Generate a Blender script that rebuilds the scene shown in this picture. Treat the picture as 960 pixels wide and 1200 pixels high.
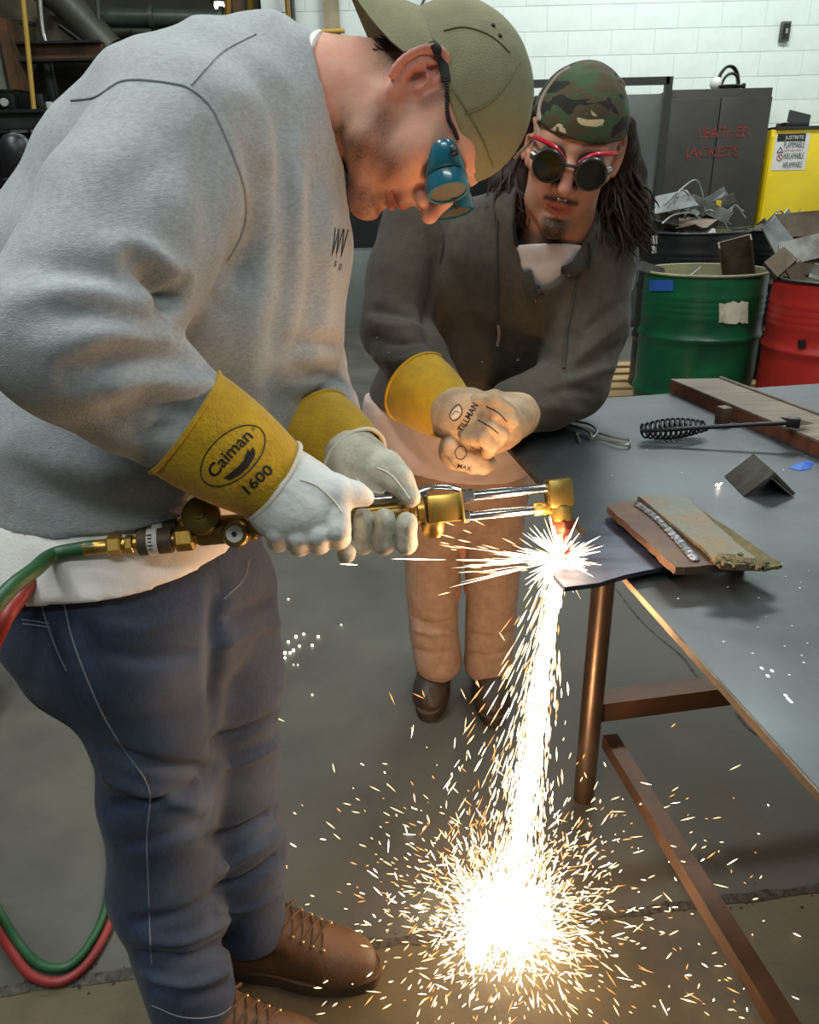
import bpy, bmesh, math, random
import numpy as np
from mathutils import Vector, Matrix, noise as mnoise
from mathutils.bvhtree import BVHTree

for _o in list(bpy.data.objects):
    bpy.data.objects.remove(_o, do_unlink=True)
SC = bpy.context.scene
COL = SC.collection
random.seed(7)
RNG = np.random.default_rng(7)

# ------------------------------------------------------------------ camera
CAM_H, F_PX = 1.35, 880.0
PITCH, ROLL = math.radians(23.6), math.radians(1.4)
CP = np.array([0.0, 0.0, CAM_H])
CF = np.array([0.0, math.cos(PITCH), -math.sin(PITCH)])
_r0 = np.array([1.0, 0, 0]); _u0 = np.array([0.0, math.sin(PITCH), math.cos(PITCH)])
CR = math.cos(ROLL) * _r0 - math.sin(ROLL) * _u0
CU = math.cos(ROLL) * _u0 + math.sin(ROLL) * _r0
cam = bpy.data.cameras.new('camera'); cam_o = bpy.data.objects.new('camera', cam); COL.objects.link(cam_o)
cam.sensor_fit = 'VERTICAL'; cam.sensor_height = 24.0; cam.sensor_width = 19.2
cam.lens = F_PX / 1200 * 24.0
cam.clip_start = 0.02
_m = Matrix(((CR[0], CU[0], -CF[0], 0), (CR[1], CU[1], -CF[1], 0), (CR[2], CU[2], -CF[2], CAM_H), (0, 0, 0, 1)))
cam_o.matrix_world = _m
SC.camera = cam_o

# ------------------------------------------------------------------ light
SC.view_settings.view_transform = 'Standard'
SC.view_settings.look = 'None'
SC.view_settings.gamma = 1.0
SC.view_settings.use_curve_mapping = False
SC.view_settings.exposure = -0.08
world = bpy.data.worlds.new('world'); SC.world = world; world.use_nodes = True
world.node_tree.nodes['Background'].inputs[0].default_value = (0.86, 0.93, 0.95, 1)
world.node_tree.nodes['Background'].inputs[1].default_value = 0.10

def area_lamp(name, loc, size, power, col=(0.94, 1.0, 0.97), aim=(0, 0, -1)):
    l = bpy.data.lights.new(name, 'AREA'); l.shape = 'RECTANGLE'; l.size, l.size_y = size
    l.energy = power; l.color = col
    o = bpy.data.objects.new(name, l); COL.objects.link(o); o.location = loc
    o.rotation_euler = Vector(aim).to_track_quat('-Z', 'Y').to_euler()
    return o
# high-bay strip lamps of the shop, all near the roof
area_lamp('ceiling_strip_lamp', (-1.6, 0.9, 4.6), (0.6, 2.6), 150)
area_lamp('ceiling_strip_lamp', (1.9, 1.6, 4.6), (0.6, 2.6), 90)
area_lamp('ceiling_strip_lamp', (2.2, 6.0, 4.8), (3.0, 0.6), 210)
area_lamp('ceiling_strip_lamp', (-2.0, 6.2, 4.8), (3.0, 0.6), 60)
area_lamp('ceiling_strip_lamp', (0.2, -2.0, 4.6), (2.6, 0.6), 90)

def spark_lamp(name, loc, power, radius, col=(1.0, 0.50, 0.22)):
    l = bpy.data.lights.new(name, 'POINT'); l.energy = power; l.shadow_soft_size = radius; l.color = col
    o = bpy.data.objects.new(name, l); COL.objects.link(o); o.location = loc
    return o

# ------------------------------------------------------------------ helpers
def at(px, py, d):
    """world point seen at a photo pixel (960x1200) at distance d along the optical axis"""
    return CP + d * ((px - 480) / F_PX * CR + (600 - py) / F_PX * CU + CF)
def on_z(px, py, z=0.0):
    r = (px - 480) / F_PX * CR + (600 - py) / F_PX * CU + CF
    return CP + r * ((z - CAM_H) / r[2])
def on_y(px, py, y):
    r = (px - 480) / F_PX * CR + (600 - py) / F_PX * CU + CF
    return CP + r * (y / r[1])
def nrm(v):
    v = np.asarray(v, float); return v / (np.linalg.norm(v) + 1e-12)
def A(*v): return np.array(v, float)

def srgb(r, g, b):
    f = lambda c: (c / 255 / 12.92) if c / 255 <= 0.04045 else ((c / 255 + 0.055) / 1.055) ** 2.4
    return (f(r), f(g), f(b), 1.0)

MATS = {}
def mat(name, col, rough=0.6, metal=0.0, col2=None, nscale=6.0, ndetail=6.0, lo=0.35, hi=0.65, bump=0.0, bscale=80.0,
        stretch=(1, 1, 1), rough2=None, attr=None, attr_col=None, spec=None, emit=None, estr=0.0, coat=0.0, sheen=0.0, bstretch=None):
    m = bpy.data.materials.new(name); m.use_nodes = True
    nt = m.node_tree; N = nt.nodes; L = nt.links
    b = N['Principled BSDF']
    b.inputs['Roughness'].default_value = rough; b.inputs['Metallic'].default_value = metal
    if spec is not None: b.inputs['Specular IOR Level'].default_value = spec
    if coat: b.inputs['Coat Weight'].default_value = coat
    if sheen:
        b.inputs['Sheen Weight'].default_value = sheen; b.inputs['Sheen Roughness'].default_value = 0.5
    tc = N.new('ShaderNodeTexCoord')
    out = None
    if col2 is not None:
        mp = N.new('ShaderNodeMapping'); mp.inputs['Scale'].default_value = stretch
        L.new(tc.outputs['Object'], mp.inputs[0])
        nz = N.new('ShaderNodeTexNoise'); nz.inputs['Scale'].default_value = nscale; nz.inputs['Detail'].default_value = ndetail
        nz.inputs['Roughness'].default_value = 0.62
        L.new(mp.outputs[0], nz.inputs['Vector'])
        mr = N.new('ShaderNodeMapRange'); mr.inputs[1].default_value = lo; mr.inputs[2].default_value = hi
        L.new(nz.outputs['Fac'], mr.inputs[0])
        mx = N.new('ShaderNodeMix'); mx.data_type = 'RGBA'
        L.new(mr.outputs[0], mx.inputs['Factor']); mx.inputs['A'].default_value = col; mx.inputs['B'].default_value = col2
        out = mx.outputs['Result']
        if rough2 is not None:
            m2 = N.new('ShaderNodeMapRange'); m2.inputs[3].default_value = rough; m2.inputs[4].default_value = rough2
            L.new(mr.outputs[0], m2.inputs[0]); L.new(m2.outputs[0], b.inputs['Roughness'])
    if attr is not None:
        an = N.new('ShaderNodeAttribute'); an.attribute_name = attr
        mx2 = N.new('ShaderNodeMix'); mx2.data_type = 'RGBA'
        L.new(an.outputs['Fac'], mx2.inputs['Factor'])
        if out is not None: L.new(out, mx2.inputs['A'])
        else: mx2.inputs['A'].default_value = col
        mx2.inputs['B'].default_value = attr_col
        out = mx2.outputs['Result']
    if out is not None: L.new(out, b.inputs['Base Color'])
    else: b.inputs['Base Color'].default_value = col
    if bump:
        nb = N.new('ShaderNodeTexNoise'); nb.inputs['Scale'].default_value = bscale; nb.inputs['Detail'].default_value = 4
        mp2 = N.new('ShaderNodeMapping'); mp2.inputs['Scale'].default_value = bstretch or stretch
        L.new(tc.outputs['Object'], mp2.inputs[0]); L.new(mp2.outputs[0], nb.inputs['Vector'])
        bp = N.new('ShaderNodeBump'); bp.inputs['Strength'].default_value = bump; bp.inputs['Distance'].default_value = 0.01
        L.new(nb.outputs['Fac'], bp.inputs['Height']); L.new(bp.outputs[0], b.inputs['Normal'])
    if emit is not None:
        b.inputs['Emission Color'].default_value = emit; b.inputs['Emission Strength'].default_value = estr
    MATS[name] = m
    return m

class MB:
    """collects primitive shapes into one mesh"""
    def __init__(s): s.v = []; s.f = []
    def add(s, vs, fs):
        o = len(s.v); s.v += [tuple(map(float, p)) for p in vs]; s.f += [tuple(i + o for i in f) for f in fs]; return s
    def box(s, c, size, rot=None, bev=0.0):
        c = np.asarray(c, float); h = np.asarray(size, float) / 2
        R = np.eye(3) if rot is None else np.asarray(rot, float)
        if bev <= 0:
            P = [A(x, y, z) * h for x in (-1, 1) for y in (-1, 1) for z in (-1, 1)]
            return s.add([c + R @ p for p in P], [(0, 1, 3, 2), (4, 6, 7, 5), (0, 4, 5, 1), (2, 3, 7, 6), (0, 2, 6, 4), (1, 5, 7, 3)])
        bm = bmesh.new(); bmesh.ops.create_cube(bm, size=2.0)
        for v in bm.verts: v.co = Vector((v.co.x * h[0], v.co.y * h[1], v.co.z * h[2]))
        bmesh.ops.bevel(bm, geom=bm.edges[:], offset=min(bev, min(h) * 0.9), segments=2, affect='EDGES', profile=0.5)
        bm.verts.index_update()
        s.add([c + R @ np.array(v.co) for v in bm.verts], [tuple(v.index for v in f.verts) for f in bm.faces]); bm.free(); return s
    def loft(s, rings, cap0=True, cap1=True, closed=True):
        n = len(rings[0]); o = len(s.v)
        for r in rings: s.v += [tuple(map(float, p)) for p in r]
        for i in range(len(rings) - 1):
            for j in range(n if closed else n - 1):
                k = (j + 1) % n
                s.f.append((o + i * n + j, o + i * n + k, o + (i + 1) * n + k, o + (i + 1) * n + j))
        if cap0 and closed: s.f.append(tuple(o + j for j in range(n - 1, -1, -1)))
        if cap1 and closed: s.f.append(tuple(o + (len(rings) - 1) * n + j for j in range(n)))
        return s
    def tube(s, path, rad, n=10, cap=True, flat=None):
        P = [np.asarray(p, float) for p in path]
        if not hasattr(rad, '__len__'): rad = [rad] * len(P)
        t0 = nrm(P[1] - P[0]); ref = A(0, 0, 1) if abs(t0[2]) < 0.9 else A(1, 0, 0)
        u = nrm(np.cross(t0, ref)); rings = []
        for i, p in enumerate(P):
            t = nrm(P[min(i + 1, len(P) - 1)] - P[max(i - 1, 0)])
            u = nrm(u - t * np.dot(u, t)); v = np.cross(t, u)
            ru = rad[i]; rv = rad[i] if flat is None else rad[i] * flat
            rings.append([p + ru * math.cos(a) * u + rv * math.sin(a) * v for a in np.linspace(0, 2 * math.pi, n, endpoint=False)])
        return s.loft(rings, cap, cap)
    def cyl(s, a, b, r1, r2=None, n=20, cap=True):
        return s.tube([a, b], [r1, r1 if r2 is None else r2], n, cap)
    def lathe(s, prof, o, axis, n=24, cap=True, phase=0.0):
        """prof: (radius, height) pairs along axis"""
        o = np.asarray(o, float); t = nrm(axis); ref = A(0, 0, 1) if abs(t[2]) < 0.9 else A(1, 0, 0)
        u = nrm(np.cross(t, ref)); v = np.cross(t, u)
        return s.loft([[o + t * h + r * (math.cos(a) * u + math.sin(a) * v) for a in np.linspace(phase, phase + 2 * math.pi, n, endpoint=False)] for r, h in prof], cap, cap)
    def prism(s, poly, z0, z1):
        n = len(poly); o = len(s.v)
        s.v += [(p[0], p[1], z0) for p in poly] + [(p[0], p[1], z1) for p in poly]
        s.f.append(tuple(o + i for i in range(n - 1, -1, -1))); s.f.append(tuple(o + n + i for i in range(n)))
        for i in range(n): s.f.append((o + i, o + (i + 1) % n, o + n + (i + 1) % n, o + n + i))
        return s
    def ball(s, c, r, n=12, sc=(1, 1, 1)):
        c = np.asarray(c, float)
        rings = [[c + r * A(math.sin(p) * math.cos(a) * sc[0], math.sin(p) * math.sin(a) * sc[1], -math.cos(p) * sc[2]) for a in np.linspace(0, 2 * math.pi, n, endpoint=False)] for p in np.linspace(0.02, math.pi - 0.02, n // 2 + 1)]
        return s.loft(rings)
    def mesh(s, name, smooth=None, fix=True):
        me = bpy.data.meshes.new(name); me.from_pydata(s.v, [], s.f)
        if fix:
            bm = bmesh.new(); bm.from_mesh(me); bmesh.ops.recalc_face_normals(bm, faces=bm.faces); bm.to_mesh(me); bm.free()
        if smooth is not None and len(me.polygons):
            me.polygons.foreach_set('use_smooth', [True] * len(me.polygons))
            me.update()
            try: me.set_sharp_from_angle(angle=math.radians(smooth))
            except Exception: pass
        me.update(); return me

def link(name, me, material, parent=None, world=True):
    o = bpy.data.objects.new(name, me); COL.objects.link(o)
    if material is not None:
        me.materials.clear(); me.materials.append(MATS[material] if isinstance(material, str) else material)
    if parent is not None:
        o.parent = parent
        if world:
            base = Vector((0, 0, 0)); p = parent
            while p is not None: base += p.location; p = p.parent
            o.location = -base
    return o
def obj(name, mb, material, parent=None, smooth=40, world=True):
    return link(name, mb.mesh(name, smooth), material, parent, world)
def tag(o, label, cat, group=None, kind=None):
    o['label'] = label; o['category'] = cat
    if group: o['group'] = group
    if kind: o['kind'] = kind
    return o
def thing(name, label, cat, loc=(0, 0, 0), rotz=0.0, group=None):
    o = bpy.data.objects.new(name, None); COL.objects.link(o); o.empty_display_size = 0.1
    o.location = [float(c) for c in loc]; o.rotation_euler = (0, 0, rotz)
    return tag(o, label, cat, group)
def struct(o): o['kind'] = 'structure'; return o
def rz(a):
    c, s_ = math.cos(a), math.sin(a); return np.array([[c, -s_, 0], [s_, c, 0], [0, 0, 1]])
def frame(x=None, y=None, z=None):
    """rotation matrix from two of the axes"""
    if z is not None and x is not None:
        z = nrm(z); x = nrm(np.asarray(x) - z * np.dot(x, z)); return np.stack([x, np.cross(z, x), z], 1)
    y = nrm(y); x = nrm(np.asarray(x) - y * np.dot(x, y)); return np.stack([x, y, np.cross(x, y)], 1)
def spline(pts, n=8):
    """Catmull-Rom through points"""
    P = [np.asarray(p, float) for p in pts]; P = [2 * P[0] - P[1]] + P + [2 * P[-1] - P[-2]]; out = []
    for i in range(1, len(P) - 2):
        for k in range(n):
            t = k / n
            out.append(0.5 * ((2 * P[i]) + (-P[i - 1] + P[i + 1]) * t + (2 * P[i - 1] - 5 * P[i] + 4 * P[i + 1] - P[i + 2]) * t * t + (-P[i - 1] + 3 * P[i] - 3 * P[i + 1] + P[i + 2]) * t ** 3))
    out.append(P[-2]); return out

# ------------------------------------------------------------------ organic modelling: blended volumes turned into one continuous skin
class SDF:
    def __init__(s, lo, hi, h):
        s.lo = np.asarray(lo, float); s.h = h
        s.n = np.ceil((np.asarray(hi, float) - s.lo) / h).astype(int) + 1
        s.F = np.full(tuple(s.n), 0.3, np.float32)
    def _sub(s, pmin, pmax, pad):
        i0 = np.clip(np.floor((pmin - pad - s.lo) / s.h).astype(int), 0, s.n - 1)
        i1 = np.clip(np.ceil((pmax + pad - s.lo) / s.h).astype(int) + 1, 1, s.n)
        if np.any(i1 <= i0): return None
        ax = [(s.lo[k] + s.h * np.arange(i0[k], i1[k])).astype(np.float32) for k in range(3)]
        X, Y, Z = np.meshgrid(*ax, indexing='ij')
        return tuple(slice(i0[k], i1[k]) for k in range(3)), np.stack([X, Y, Z], -1)
    def _comb(s, sl, d, k, op):
        a = s.F[sl]
        if op == 'sub':
            d = -d
            if k <= 0: s.F[sl] = np.maximum(a, d); return
            h = np.clip(0.5 - 0.5 * (d - a) / k, 0, 1); s.F[sl] = d * (1 - h) + a * h + k * h * (1 - h); return
        if k <= 0: s.F[sl] = np.minimum(a, d); return
        h = np.clip(0.5 + 0.5 * (d - a) / k, 0, 1); s.F[sl] = d * (1 - h) + a * h - k * h * (1 - h)
    def cone(s, a, b, ra, rb=None, k=0.01, op='add'):
        a = np.asarray(a, float); b = np.asarray(b, float); rb = ra if rb is None else rb
        R = max(ra, rb) + k + 3 * s.h
        q = s._sub(np.minimum(a, b), np.maximum(a, b), R)
        if q is None: return s
        sl, P = q; ab = b - a; L2 = max(np.dot(ab, ab), 1e-12)
        t = np.clip(((P - a.astype(np.float32)) @ ab.astype(np.float32)) / L2, 0, 1)
        d = np.linalg.norm(P - (a.astype(np.float32) + t[..., None] * ab.astype(np.float32)), axis=-1) - (ra + t * (rb - ra))
        s._comb(sl, d, k, op); return s
    def chain(s, pts, rad, k=0.01, op='add'):
        for i in range(len(pts) - 1): s.cone(pts[i], pts[i + 1], rad[i], rad[i + 1], k, op)
        return s
    def ell(s, c, r, rot=None, k=0.01, op='add'):
        c = np.asarray(c, float); r = np.asarray(r, float); R = np.eye(3) if rot is None else np.asarray(rot)
        q = s._sub(c, c, max(r) + k + 3 * s.h)
        if q is None: return s
        sl, P = q; p = (P - c.astype(np.float32)) @ R.astype(np.float32)
        k0 = np.linalg.norm(p / r, axis=-1); k1 = np.linalg.norm(p / (r * r), axis=-1) + 1e-9
        s._comb(sl, (k0 * (k0 - 1) / k1).astype(np.float32), k, op); return s
    def box(s, c, size, rot=None, r=0.005, k=0.005, op='add'):
        c = np.asarray(c, float); hs = np.asarray(size, float) / 2; R = np.eye(3) if rot is None else np.asarray(rot)
        q = s._sub(c, c, np.linalg.norm(hs) + k + 3 * s.h)
        if q is None: return s
        sl, P = q; p = np.abs((P - c.astype(np.float32)) @ R.astype(np.float32)) - (hs - r)
        d = np.linalg.norm(np.maximum(p, 0), axis=-1) + np.minimum(p.max(-1), 0) - r
        s._comb(sl, d, k, op); return s
    def rings(s, R, k=0.02, op='add'):
        """R: list of (centre, u_axis, ru, rv): elliptical sections along a path"""
        C = [np.asarray(r[0], float) for r in R]
        for i in range(len(R) - 1):
            a, b = C[i], C[i + 1]; ab = b - a; L2 = np.dot(ab, ab); w = ab / math.sqrt(L2)
            mx = max(R[i][2], R[i][3], R[i + 1][2], R[i + 1][3]); q = s._sub(np.minimum(a, b), np.maximum(a, b), mx + k + 3 * s.h)
            if q is None: continue
            sl, P = q; D = P - a.astype(np.float32)
            t = np.clip((D @ ab.astype(np.float32)) / L2, 0, 1)
            qv = D - t[..., None] * ab.astype(np.float32)
            um = nrm(np.asarray(R[i][1]) + np.asarray(R[i + 1][1])); um = nrm(um - w * np.dot(um, w)); vm = np.cross(w, um)
            ru = R[i][2] + t * (R[i + 1][2] - R[i][2]); rv = R[i][3] + t * (R[i + 1][3] - R[i][3]); rw = np.minimum(ru, rv) * 0.7
            x = qv @ um.astype(np.float32); y = qv @ vm.astype(np.float32); z = qv @ w.astype(np.float32)
            k0 = np.sqrt((x / ru) ** 2 + (y / rv) ** 2 + (z / rw) ** 2); k1 = np.sqrt((x / ru ** 2) ** 2 + (y / rv ** 2) ** 2 + (z / rw ** 2) ** 2) + 1e-6
            d = np.where(k0 < 0.05, -np.minimum(ru, rv), k0 * (k0 - 1) / k1)
            s._comb(sl, d.astype(np.float32), k, op)
        return s
    def plane(s, p, n, k=0.004):
        """cut away the side the normal points to"""
        ax = [(s.lo[i] + s.h * np.arange(s.n[i])).astype(np.float32) for i in range(3)]; n = nrm(n)
        d = (ax[0][:, None, None] - p[0]) * n[0] + (ax[1][None, :, None] - p[1]) * n[1] + (ax[2][None, None, :] - p[2]) * n[2]
        h = np.clip(0.5 - 0.5 * (d - s.F) / k, 0, 1); s.F = (d * (1 - h) + s.F * h + k * h * (1 - h)).astype(np.float32); return s
    def extract(s, smooth=2):
        F = s.F; nx, ny, nz = F.shape
        S = F < 0
        cnt = np.zeros((nx - 1, ny - 1, nz - 1), np.int8); acc = np.zeros((nx - 1, ny - 1, nz - 1, 3), np.float32); S8 = S.astype(np.int8)
        corner = [(i, j, k) for i in (0, 1) for j in (0, 1) for k in (0, 1)]
        tot = sum(S8[i:nx - 1 + i, j:ny - 1 + j, k:nz - 1 + k] for i, j, k in corner)
        act = np.argwhere((tot > 0) & (tot < 8))
        if len(act) == 0: return np.zeros((0, 3)), np.zeros((0, 4), int)
        idm = np.full((nx - 1, ny - 1, nz - 1), -1, np.int64); idm[act[:, 0], act[:, 1], act[:, 2]] = np.arange(len(act))
        V = {c: F[act[:, 0] + c[0], act[:, 1] + c[1], act[:, 2] + c[2]] for c in corner}
        ps = np.zeros((len(act), 3)); pc = np.zeros(len(act))
        for c in corner:
            for ax in range(3):
                if c[ax] == 0:
                    c2 = list(c); c2[ax] = 1; c2 = tuple(c2); a, b = V[c], V[c2]; m = (a < 0) != (b < 0)
                    t = np.where(m, a / np.where(m, a - b, 1), 0); p = np.tile(np.array(c, float), (len(act), 1)); p[:, ax] = t
                    ps[m] += p[m]; pc[m] += 1
        verts = s.lo + s.h * (act + ps / pc[:, None])
        Q = []
        for ax in range(3):
            o1, o2 = [(1, 2), (2, 0), (0, 1)][ax]
            sl1 = [slice(None)] * 3; sl2 = [slice(None)] * 3; sl1[ax] = slice(0, -1); sl2[ax] = slice(1, None)
            m = S[tuple(sl1)] != S[tuple(sl2)]; e = np.argwhere(m)
            ok = (e[:, o1] > 0) & (e[:, o2] > 0) & (e[:, o1] < s.n[o1] - 1) & (e[:, o2] < s.n[o2] - 1); e = e[ok]
            if not len(e): continue
            ids = []
            for da, db in ((-1, -1), (0, -1), (0, 0), (-1, 0)):
                q = e.copy(); q[:, o1] += da; q[:, o2] += db; ids.append(idm[q[:, 0], q[:, 1], q[:, 2]])
            q = np.stack(ids, 1); ins = S[e[:, 0], e[:, 1], e[:, 2]]
            q[~ins] = q[~ins][:, ::-1]; Q.append(q)
        Q = np.concatenate(Q); Q = Q[(Q >= 0).all(1)]
        E = np.concatenate([Q[:, [0, 1]], Q[:, [1, 2]], Q[:, [2, 3]], Q[:, [3, 0]]])
        deg = np.bincount(E.ravel(), minlength=len(verts)).astype(float) + 1e-9
        for it in range(smooth * 2):
            w = 0.5 if it % 2 == 0 else -0.48
            av = np.stack([np.bincount(E[:, 0], verts[E[:, 1], c], len(verts)) + np.bincount(E[:, 1], verts[E[:, 0], c], len(verts)) for c in range(3)], 1) / deg[:, None]
            verts = verts + w * (av - verts)
        return verts, Q
def vnormals(V, Q):
    n = np.cross(V[Q[:, 2]] - V[Q[:, 0]], V[Q[:, 3]] - V[Q[:, 1]])
    N = np.stack([sum(np.bincount(Q[:, j], n[:, c], len(V)) for j in range(4)) for c in range(3)], 1)
    return N / (np.linalg.norm(N, axis=1, keepdims=True) + 1e-12)
def quadmesh(name, V, Q, attrs=None):
    me = bpy.data.meshes.new(name); me.vertices.add(len(V)); me.vertices.foreach_set('co', V.astype(np.float32).ravel())
    me.loops.add(len(Q) * 4); me.loops.foreach_set('vertex_index', Q.astype(np.int32).ravel())
    me.polygons.add(len(Q)); me.polygons.foreach_set('loop_start', np.arange(0, len(Q) * 4, 4, dtype=np.int32))
    me.polygons.foreach_set('loop_total', np.full(len(Q), 4, np.int32)); me.polygons.foreach_set('use_smooth', np.ones(len(Q), bool))
    for k, a in (attrs or {}).items():
        at_ = me.attributes.new(k, 'FLOAT', 'POINT'); at_.data.foreach_set('value', a.astype(np.float32))
    me.update(calc_edges=True); me.validate(); return me
def seg_dist(V, line):
    best = np.full(len(V), 9.0)
    for i in range(len(line) - 1):
        a, b = line[i], line[i + 1]; ab = b - a; t = np.clip(((V - a) @ ab) / max(np.dot(ab, ab), 1e-12), 0, 1)
        best = np.minimum(best, np.linalg.norm(V - (a + t[:, None] * ab), axis=1))
    return best
def bvh(V, Q): return BVHTree.FromPolygons([tuple(v) for v in V], [tuple(q) for q in Q])
def cast(tree, px, py, back=False):
    r = nrm((px - 480) / F_PX * CR + (600 - py) / F_PX * CU + CF)
    h = tree.ray_cast(Vector(CP), Vector(r))
    if h[0] is None:
        return None, None
    return np.array(h[0]), np.array(h[1])
def cast_line(tree, pts, n=6):
    """pixels of a smooth line -> points on the surface"""
    P = spline([A(p[0], p[1]) for p in pts], n); out = []
    for p in P:
        c, nn = cast(tree, p[0], p[1])
        if c is not None: out.append((c, nn))
    return out
def folds(V, Q, specs, tree=None, gain=1.0):
    """press creases (negative) and raise ridges (positive) along lines: (pixel points, amplitude m, width m)"""
    tree = tree or bvh(V, Q); N = vnormals(V, Q); D = np.zeros(len(V))
    for pts, amp, w in specs:
        l = [c for c, _ in cast_line(tree, pts)]
        if len(l) < 2: continue
        # drop jumps over gaps
        good = [l[0]]
        for c in l[1:]:
            if np.linalg.norm(c - good[-1]) < 0.12: good.append(c)
        if len(good) < 2: continue
        L_ = np.array(good); d = seg_dist(V, good)
        # fade towards both ends
        e = np.minimum(np.linalg.norm(V - L_[0], axis=1), np.linalg.norm(V - L_[-1], axis=1)); fade = np.clip(0.35 + e / (3 * w), 0, 1)
        D += gain * amp * np.exp(-(d / w) ** 2) * fade
    return V + N * D[:, None]
def wob(V, scale, amp, seed=0.0, sx=(1, 1, 1)):
    """smooth pseudo-noise built from sines, quick for many points"""
    r = np.random.default_rng(int(seed * 100) + 5); out = np.zeros(len(V))
    for i in range(10):
        k = r.normal(size=3) * scale * np.asarray(sx) * (1 + 0.25 * i); out += np.sin(V @ k + r.uniform(0, 6.28)) / (1 + 0.25 * i)
    return out / 5 * amp
# ------------------------------------------------------------------ materials
mat('concrete', srgb(62, 60, 53), 0.55, 0, srgb(88, 86, 77), 2.3, 12, 0.33, 0.66, bump=0.10, bscale=60, rough2=0.75)
mat('concrete_tan', srgb(92, 80, 50), 0.6, 0, srgb(62, 56, 42), 3.2, 12, 0.35, 0.66, bump=0.12, bscale=60)
mat('grit', srgb(40, 37, 33), 0.9, 0, srgb(84, 79, 70), 60, 4, bump=0.3, bscale=200)
mat('white_block', srgb(222, 230, 227), 0.75, 0, srgb(208, 217, 214), 2.5, 6, 0.4, 0.7, bump=0.05, bscale=90)
mat('mortar', srgb(200, 208, 205), 0.9)
mat('dark_wall', srgb(58, 60, 56), 0.8, 0, srgb(84, 82, 72), 1.2, 6)
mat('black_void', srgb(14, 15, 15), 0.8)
mat('grey_panel', srgb(112, 117, 114), 0.5, 0, srgb(94, 98, 96), 1.5, 5)
mat('steel_beam', srgb(92, 98, 96), 0.5, 0.4, srgb(70, 74, 74), 3, 6)
mat('rusty_beam', srgb(74, 62, 50), 0.7, 0.2, srgb(120, 84, 58), 5, 8, bump=0.1)
mat('pale_green_paint', srgb(150, 158, 140), 0.5, 0, srgb(120, 128, 112), 4, 6)
mat('tan_tank', srgb(172, 160, 132), 0.55, 0, srgb(130, 118, 92), 3, 6)
mat('yellow_pipe', srgb(196, 160, 70), 0.45)
mat('gold_frame', srgb(152, 116, 36), 0.45, 0.2)
mat('green_duct', srgb(58, 70, 62), 0.4, 0.2, srgb(76, 86, 78), 3, 4)
mat('grey_pipe', srgb(92, 92, 82), 0.45, 0.3, srgb(70, 70, 62), 3, 4)
mat('white_sheet', srgb(206, 208, 202), 0.6, 0, srgb(180, 182, 176), 3, 5)
mat('locker_grey', srgb(66, 70, 68), 0.45, 0.1, srgb(86, 90, 88), 1.6, 5)
mat('locker_dark', srgb(52, 48, 43), 0.5, 0.1, srgb(43, 40, 36), 3, 6, bump=0.03, bscale=40)
mat('locker_frame', srgb(44, 44, 42), 0.5, 0.2)
mat('red_paint', srgb(138, 26, 28), 0.6, 0, srgb(62, 44, 40), 26, 8, 0.42, 0.60)
mat('yellow_enamel', srgb(226, 196, 24), 0.35, 0, srgb(206, 176, 20), 2, 4, coat=0.2)
mat('black_plastic', srgb(22, 22, 23), 0.4)
mat('label_white', srgb(206, 202, 200), 0.6)
mat('label_red', srgb(150, 44, 52), 0.6)
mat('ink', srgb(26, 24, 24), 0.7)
mat('drum_green', srgb(16, 90, 54), 0.35, 0.0, srgb(10, 62, 38), 4, 7, 0.4, 0.7, bump=0.06, bscale=14)
mat('drum_red', srgb(176, 40, 34), 0.4, 0.0, srgb(138, 30, 28), 4, 7, 0.4, 0.7, bump=0.06, bscale=14)
mat('drum_black', srgb(20, 21, 23), 0.4, 0.0, srgb(42, 44, 46), 5, 8, 0.5, 0.75)
mat('drum_inside', srgb(150, 146, 112), 0.6, 0, srgb(96, 92, 70), 4, 6)
mat('blue_tape', srgb(40, 92, 176), 0.6)
mat('torn_paper', srgb(206, 202, 182), 0.8, 0, srgb(150, 142, 118), 14, 6, 0.5, 0.7)
mat('scrap_steel', srgb(112, 112, 108), 0.45, 0.6, srgb(70, 64, 58), 9, 8, bump=0.1)
mat('scrap_rust', srgb(104, 92, 78), 0.6, 0.4, srgb(78, 58, 44), 9, 8, bump=0.1)
mat('scrap_pale', srgb(164, 168, 168), 0.4, 0.6, srgb(110, 112, 112), 9, 8)
mat('pallet_wood', srgb(176, 148, 104), 0.8, 0, srgb(136, 108, 72), 4, 6, stretch=(1, 8, 8), bump=0.1)
mat('board_top', srgb(128, 114, 100), 0.75, 0, srgb(98, 88, 78), 6, 8, stretch=(1, 8, 8), bump=0.15, bscale=40)
mat('board_side', srgb(112, 62, 38), 0.75, 0, srgb(80, 46, 30), 6, 6, stretch=(1, 8, 8), bump=0.1)
mat('table_steel', srgb(92, 97, 100), 0.36, 0.75, srgb(66, 69, 72), 3.2, 9, 0.3, 0.7, bump=0.04, bscale=30, rough2=0.5)
mat('table_edge', srgb(104, 92, 78), 0.45, 0.7, srgb(58, 50, 42), 30, 6)
mat('leg_steel', srgb(122, 104, 90), 0.33, 0.85, srgb(98, 80, 68), 6, 6)
mat('rail_steel', srgb(92, 66, 48), 0.5, 0.45, srgb(58, 46, 38), 7, 7, bump=0.08)
mat('blue_steel', srgb(78, 82, 96), 0.36, 0.7, srgb(52, 54, 66), 7, 8, stretch=(1, 6, 1), bump=0.04)
mat('plate_rust', srgb(112, 88, 62), 0.55, 0.4, srgb(84, 64, 58), 9, 8, 0.35, 0.65, bump=0.12, bscale=60)
mat('plate_grey', srgb(98, 100, 92), 0.5, 0.5, srgb(118, 92, 60), 7, 8, 0.45, 0.7, bump=0.12, bscale=60)
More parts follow.
